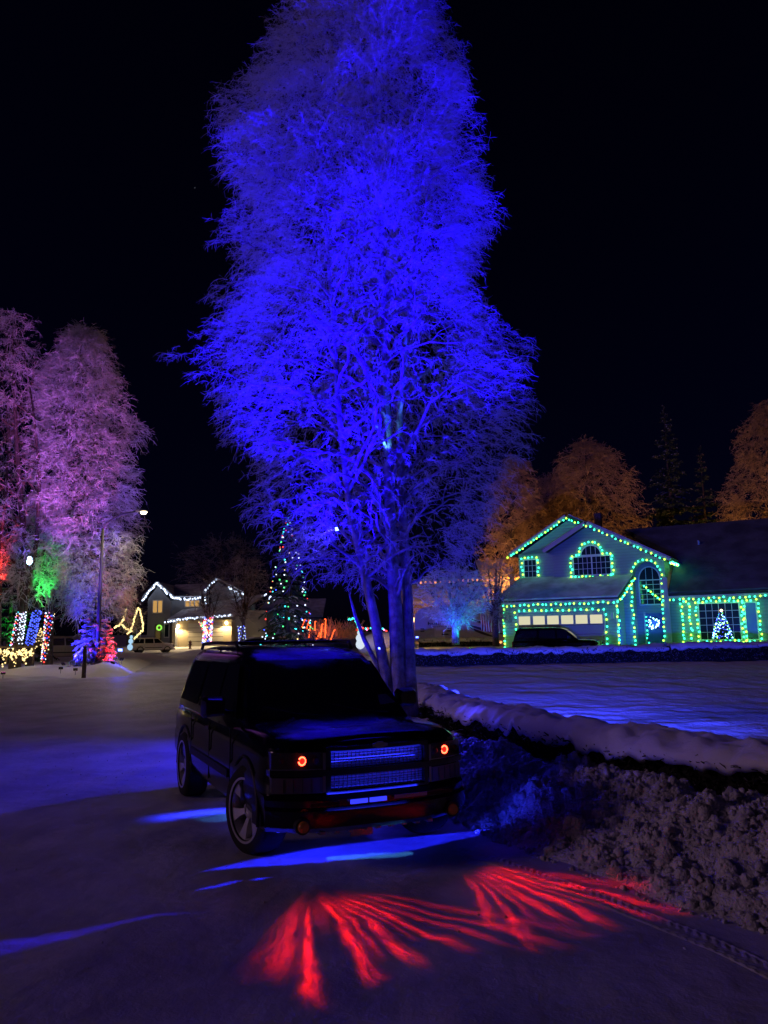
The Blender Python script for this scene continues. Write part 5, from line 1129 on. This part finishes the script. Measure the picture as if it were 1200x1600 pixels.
# teal-lit little house at the left of the spruce
th = thing('small_house', 'little house with a teal-lit eave and purple-framed window left of the christmas spruce', 'house', at(400, 1006, 100)); tb = Vector(th.location)
def tpx(x, y, Y=100): return at(x, y, Y)-tb
a, c = tpx(413, 1006), tpx(500, 966); MB().b2(a.x, c.x, 0, 6, -.5, c.z).build('wall', mat('mauve_wall', (.30, .29, .36), .8), th)
a, c = tpx(402, 966), tpx(505, 966); MB().slab([(a.x, -.6, a.z), (c.x, -.6, a.z), (c.x, 5, a.z+2.4), (a.x+.5, 5, a.z+2.4)], .25).build('roof', M['roofsnow'], th)
a, c = tpx(415, 996), tpx(423, 972); wn_ = MB().b2(a.x, c.x, -.08, -.02, a.z, c.z).build('window', M['white_trim'], th); MB().b2(a.x+.12, c.x-.12, -.11, -.085, a.z+.1, c.z-.1).build('pane', glow('pink_window', (.9, .55, .9), .8), wn_)
string_lights('teal string lights along the eave of the little house', [at(404, 967, 99), at(447, 963, 99)], 16, ['b_teal'], r=.16)
string_lights('purple string lights framing the window of the little house', [at(424, 996, 99.2), at(424, 970, 99.2), at(432, 968, 99.2)], 12, ['b_pink'], r=.09)
# candy canes
M['b_canered'] = glow('cane_red', (1.0, .10, .02), 3.0)
GC = 'red candy canes in the yard behind the SUV'; names = ['leftmost leaning candy cane of red rope light', 'second red candy cane with its hook to the right', 'short straight candy cane of red light in mid row', 'tall red candy cane with a round foot', 'red candy cane with a bent top right of the tall one', 'tallest thin red light cane near the birch', 'leaning red cane furthest right of the row', 'small red cane low in front of the row']
for k, (x0, y0, x1, y1) in enumerate([(470, 982, 476, 969), (479, 980, 483, 970), (492, 983, 492, 972), (483, 994, 485, 978), (501, 994, 503, 976), (508, 994, 509, 968), (517, 997, 522, 985), (495, 996, 500, 990)]):
    a, c = at(x0, y0+2, 66), at(x1, y1, 66); b0 = Vector((a.x, 66, a.z)); cc = thing('candy_cane', names[k], 'candy cane', b0, 0, GC); h_ = c-a; s_ = -1 if k % 2 else 1
    MB().tube([(0, 0, 0), h_*.5, h_]+[h_+Vector((s_*(.05-.05*math.cos(t)), 0, .05*math.sin(t))) for t in (.8, 1.6, 2.4, 3.1)], .042, 5).build('cane', M['b_canered'], cc, smooth=True); MB().ico((0, 0, .02), .08, sub=0).build('foot', M['b_canered'], cc)
hd_ = thing('lit_shrubs', 'low bare shrubs glowing orange among the red candy canes', 'shrub', at(500, 1000, 68)); P = np.stack([RNG.uniform(-2.5, 3.5, 420), RNG.uniform(-1, 1, 420), RNG.uniform(0, .5, 420)], 1); D = RNG.normal(0, .5, (420, 3)); D[:, 2] = 1; V, F, _ = strands(P, D, RNG.uniform(.8, 1.9, 420), np.full(420, .1), np.full(420, .05), 4); np_obj('twigs', V, F, M['frost_dull'], hd_); point('cane_glow', (.4, -1.2, .8), 110, (1, .12, .02), .3, hd_)
# inflatables and small lit things behind the birch trunks
iv = thing('inflatable_figure', 'white glowing inflatable figure beside the birch trunks', 'inflatable', at(563, 1012, 48)); wm = glow('inflatable_white', (.75, .85, 1), .9)
for x, z, r in ((0, .2, .28), (-.05, .58, .22), (-.03, .9, .16)): MB().ico((x, 0, z), r, (1, .8, 1.1), 1).build('segment', wm, iv, smooth=True)
MB().lathe([(.02, .0), (.24, .02), (.2, .1), (.05, .3)], 12, 'z', (-.05, 0, 1.0)).build('hat', glow('hat_red', (1, .05, .03), .8), iv)
string_lights('teal string lights climbing a small arch beside the birch trunks', [at(545, 968, 47), at(553, 966, 47), at(558, 975, 47), at(563, 990, 47)], 22, ['b_teal', 'b_green'], r=.05)
string_lights('pink lights strung low between the birch trunks', [at(565, 980, 55), at(572, 984, 55), at(585, 978, 55), at(603, 985, 55)], 14, ['b_pink', 'b_red', 'b_teal'], r=.07)
pile = MB(); pile.ico((0, 0, 0), 1.2, (1.6, 1, .7), 2, .05); tag(pile.build('snow_pile', M['snow'], None, smooth=True), 'rounded pile of snow between the birch trunks lit warm', 'snow pile').location = at(603, 1008, 50)

# ============================================================ CAMPER TRAILER, LAMP POST, ORANGE HOUSE
RVY = 58.0; rb = at(648, 1012, RVY); rv = thing('camper_trailer', 'white camper trailer with dark swooping stripes parked behind the low hedge', 'camper trailer', rb, R(-2)); rl = at(790, 1010, RVY).x-rb.x; rh = at(700, 948, RVY).z-rb.z
M['rvskin'] = mat('trailer_skin', (.50, .50, .52), .35); M['rvstripe'] = mat('trailer_stripe', (.02, .02, .03), .4)
sec = [(0, .45), (.05, rh*.8), (.35, rh*.95), (.9, rh), (rl-.3, rh), (rl, rh*.93), (rl, .45)]
MB().prism(sec, 0, 2.4).build('body', M['rvskin'], rv, angle=30)
for zz0, zz1, x0, x1, sg in ((1.9, .9, rl*.55, rl*.98, 1), (1.7, .7, rl*.58, rl*.88, 1), (2.2, 1.4, rl*.60, rl*.99, 1)):
    s_ = MB(); L = []
    for k in range(13): t = k/12; x = x0+(x1-x0)*t; z = zz0+(zz1-zz0)*(t**.6); w_ = .03+.07*math.sin(math.pi*t); L.append([(x, -.012, z-w_), (x, -.012, z+w_), (x, .0, z+w_), (x, .0, z-w_)])
    s_.loft(L); s_.build('stripe', M['rvstripe'], rv)
for x, z, w_, h_ in ((rl*.80, 2.05, .42, .75), (rl*.30, .95, .5, .07)): MB().b2(x, x+w_, -.03, -.002, z-h_/2, z+h_/2).build('window', M['glass_dark'], rv)
for x in (.45, rl*.36): 
    for z in (1.15, 1.32): MB().b2(x, x+.28, -.02, -.002, z, z+.08).build('vent', M['rvstripe'], rv)
lt_ = MB(); x_ = rl*.15
for w_, h_, dz in ((.20, .24, 0), (.12, .15, 0), (.12, .15, 0), (.15, .16, 0), (.06, .22, 0), (.13, .15, 0), (.12, .15, 0), (.14, .15, 0)):
    lt_.b2(x_, x_+w_*.35, -.014, -.002, rh*.555, rh*.555+h_); lt_.b2(x_+w_*.36, x_+w_*.8, -.013, -.002, rh*.555+h_*.35, rh*.555+h_*.62); x_ += w_
lt_.b2(rl*.20, rl*.36, -.012, -.002, rh*.50, rh*.515); lt_.build('lettering', M['rvstripe'], rv)
MB().b2(rl*.22, rl*.34, -.012, -.001, .55, 1.6).build('hatch', M['white_trim'], rv)
for x in (rl*.45, rl*.53): make_wheel(rv, x, .12, -1, R(90), M['steel'], False, .36, .22)
lpb = at(645, 1016, 47.0); lpn = thing('lamp_post', 'slim warm lamp post glowing orange beside the birch trunk', 'lamp post', (lpb.x, 47, lotz(lpb.x, 47)-.05)); lz_ = at(645, 969, 47).z-lpn.location.z
MB().tube([(0, 0, 0), (0, 0, lz_*.5), (0, 0, lz_-.2)], [.07, .05, .045], 8).build('post', mat('lamp_post_paint', (.42, .36, .30), .6), lpn, smooth=True)
MB().lathe([(.05, -.2), (.11, -.12), (.14, .12), (.09, .16), (.02, .28)], 10, 'z', (0, 0, lz_)).build('lantern', glow('warm_lantern', (1, .55, .18), 7, False), lpn); point('lamp_post_light', (0, -.3, lz_), 110, (1, .50, .16), .12, lpn)
oh = thing('orange_lit_house', 'house wall glowing orange under patio bulbs behind the bare tree', 'house', at(755, 1005, 70)); ob = Vector(oh.location)
def opx(x, y, v=0): q = at(x, y, 70+v)-ob; return q
a, c = opx(640, 1000), opx(850, 905); M['owall'] = mat('warm_siding', (.42, .34, .25), .8, var=(2, .7))
MB().b2(opx(757, 1000).x, c.x, 0, 7, -.5, c.z).build('wall', M['owall'], oh); MB().b2(a.x, opx(757, 1000).x, 1.2, 7, -.5, opx(700, 940).z).build('wall', M['owall'], oh)
MB().slab([(opx(752, 903).x, -.6, c.z), (c.x+1, -.6, c.z), (c.x+1, 4, c.z+2.0), (opx(752, 903).x, 4, c.z+2.0)], .2).build('roof', M['roofsnow'], oh)
MB().slab([(a.x-.6, .4, opx(700, 942).z), (opx(757, 1000).x, .4, opx(700, 942).z), (opx(757, 1000).x, 5, opx(700, 942).z+1.8), (a.x-.6, 5, opx(700, 942).z+1.8)], .2).build('roof', M['roofsnow'], oh)
a, c = opx(795, 940), opx(803, 925); MB().b2(a.x-.5, c.x+.5, -.07, -.01, a.z-.6, c.z).build('window', M['litwarm'], oh)
string_lights('large warm patio bulbs under the eave of the orange-lit house', [at(774, 905, 69), at(790, 905, 69), at(802, 904, 69), at(812, 904, 69)], 5, ['b_orange'], r=.20)
string_lights('row of small warm bulbs stretching behind the blue-lit tree', [at(658, 911, 69), at(690, 909, 69), at(735, 907, 69), at(768, 906, 69)], 16, ['b_orange'], r=.11)
point('patio_fill', at(790, 912, 68.6), 420, (1, .42, .10), .3)  # added fill without a fixture, boosts the patio bulbs
# small trees between birch and green house
t1 = bare_tree('small frosted tree floodlit blue and teal beside the green house drive', 712, 1008, 38, 890, 130, 46, M['bark'], M['frost'], 1300, .03)
g = at(690, 1016, 36.8); floodlight('blue floodlight under the small frosted tree', g, at(705, 940, 38), 300, (.02, .04, 1), 85, M['l_blue'], None); g = at(735, 1014, 37.2); floodlight('teal floodlight under the small frosted tree', g, at(722, 945, 38), 110, (.02, .75, .75), 85, M['l_green'], None)
bare_tree('thin bare tree at the left corner of the green house garage', 775, 1010, 44, 880, 75, 34, M['bark_dark'], M['frost_dull'], 620, .03)

# ============================================================ TREES BEHIND THE GREEN HOUSE
GO = 'trees behind the green house'
def back_birch(label, px, Y, rows, nsp):
    b0 = at(px, 990, Y); b0.z = .8; tops = sorted(rows)[0]
    st = [[(b0, .28), (at(px, 900, Y), .22), (at((px+tops[2])/2, 800, Y), .14), (at(tops[2], tops[0]+8, Y), .02)]]
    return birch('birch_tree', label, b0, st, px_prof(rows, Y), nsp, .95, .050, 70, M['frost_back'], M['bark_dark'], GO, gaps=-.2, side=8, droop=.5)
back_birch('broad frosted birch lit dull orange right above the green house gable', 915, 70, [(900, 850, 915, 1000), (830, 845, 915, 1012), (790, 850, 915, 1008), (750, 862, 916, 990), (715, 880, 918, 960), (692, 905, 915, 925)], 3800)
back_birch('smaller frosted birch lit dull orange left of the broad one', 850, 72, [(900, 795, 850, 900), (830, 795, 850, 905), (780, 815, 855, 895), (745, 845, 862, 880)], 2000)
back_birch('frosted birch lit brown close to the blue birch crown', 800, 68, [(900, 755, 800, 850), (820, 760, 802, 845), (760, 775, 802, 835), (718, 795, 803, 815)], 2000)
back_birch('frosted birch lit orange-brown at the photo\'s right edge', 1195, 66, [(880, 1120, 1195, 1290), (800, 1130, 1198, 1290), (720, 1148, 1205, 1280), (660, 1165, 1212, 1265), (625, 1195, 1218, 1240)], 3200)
p = at(1062, 980, 72); spruce('spruce_tree', 'tall dark spruce standing behind the roof of the right wing', (p.x, 72, .9), at(1060, 640, 72).z-.9, 3.9, M['needles'], M['needles_snowy'], 30, 14, .13, .16, GO)
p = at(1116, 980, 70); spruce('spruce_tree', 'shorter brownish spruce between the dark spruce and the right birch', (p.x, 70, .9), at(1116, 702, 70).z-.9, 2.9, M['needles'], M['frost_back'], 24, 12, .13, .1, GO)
# orange lamps added out of sight behind the house to light those trees
for x_, Y_, lab in ((9.0, 60.0, 'orange lamp added behind the garage end of the green house to light the trees'), (27.0, 58.0, 'orange lamp added behind the right wing of the green house to light the trees')):
    ol = thing('street_lamp', lab, 'street lamp', (x_, Y_, 1.0), 0, 'added orange lamps behind the green house'); MB().tube([(0, 0, 0), (0, 0, 3.3)], .09, 8).build('pole', M['steel'], ol); MB().ico((0, 0, 3.4), .18, (1, 1, 1), 1).build('lamp_lens', glow('orange_lens', (1, .45, .1), 6, False), ol); point('street_lamp_light', (0, .35, 3.4), 2000, (1, .43, .12), .2, ol)
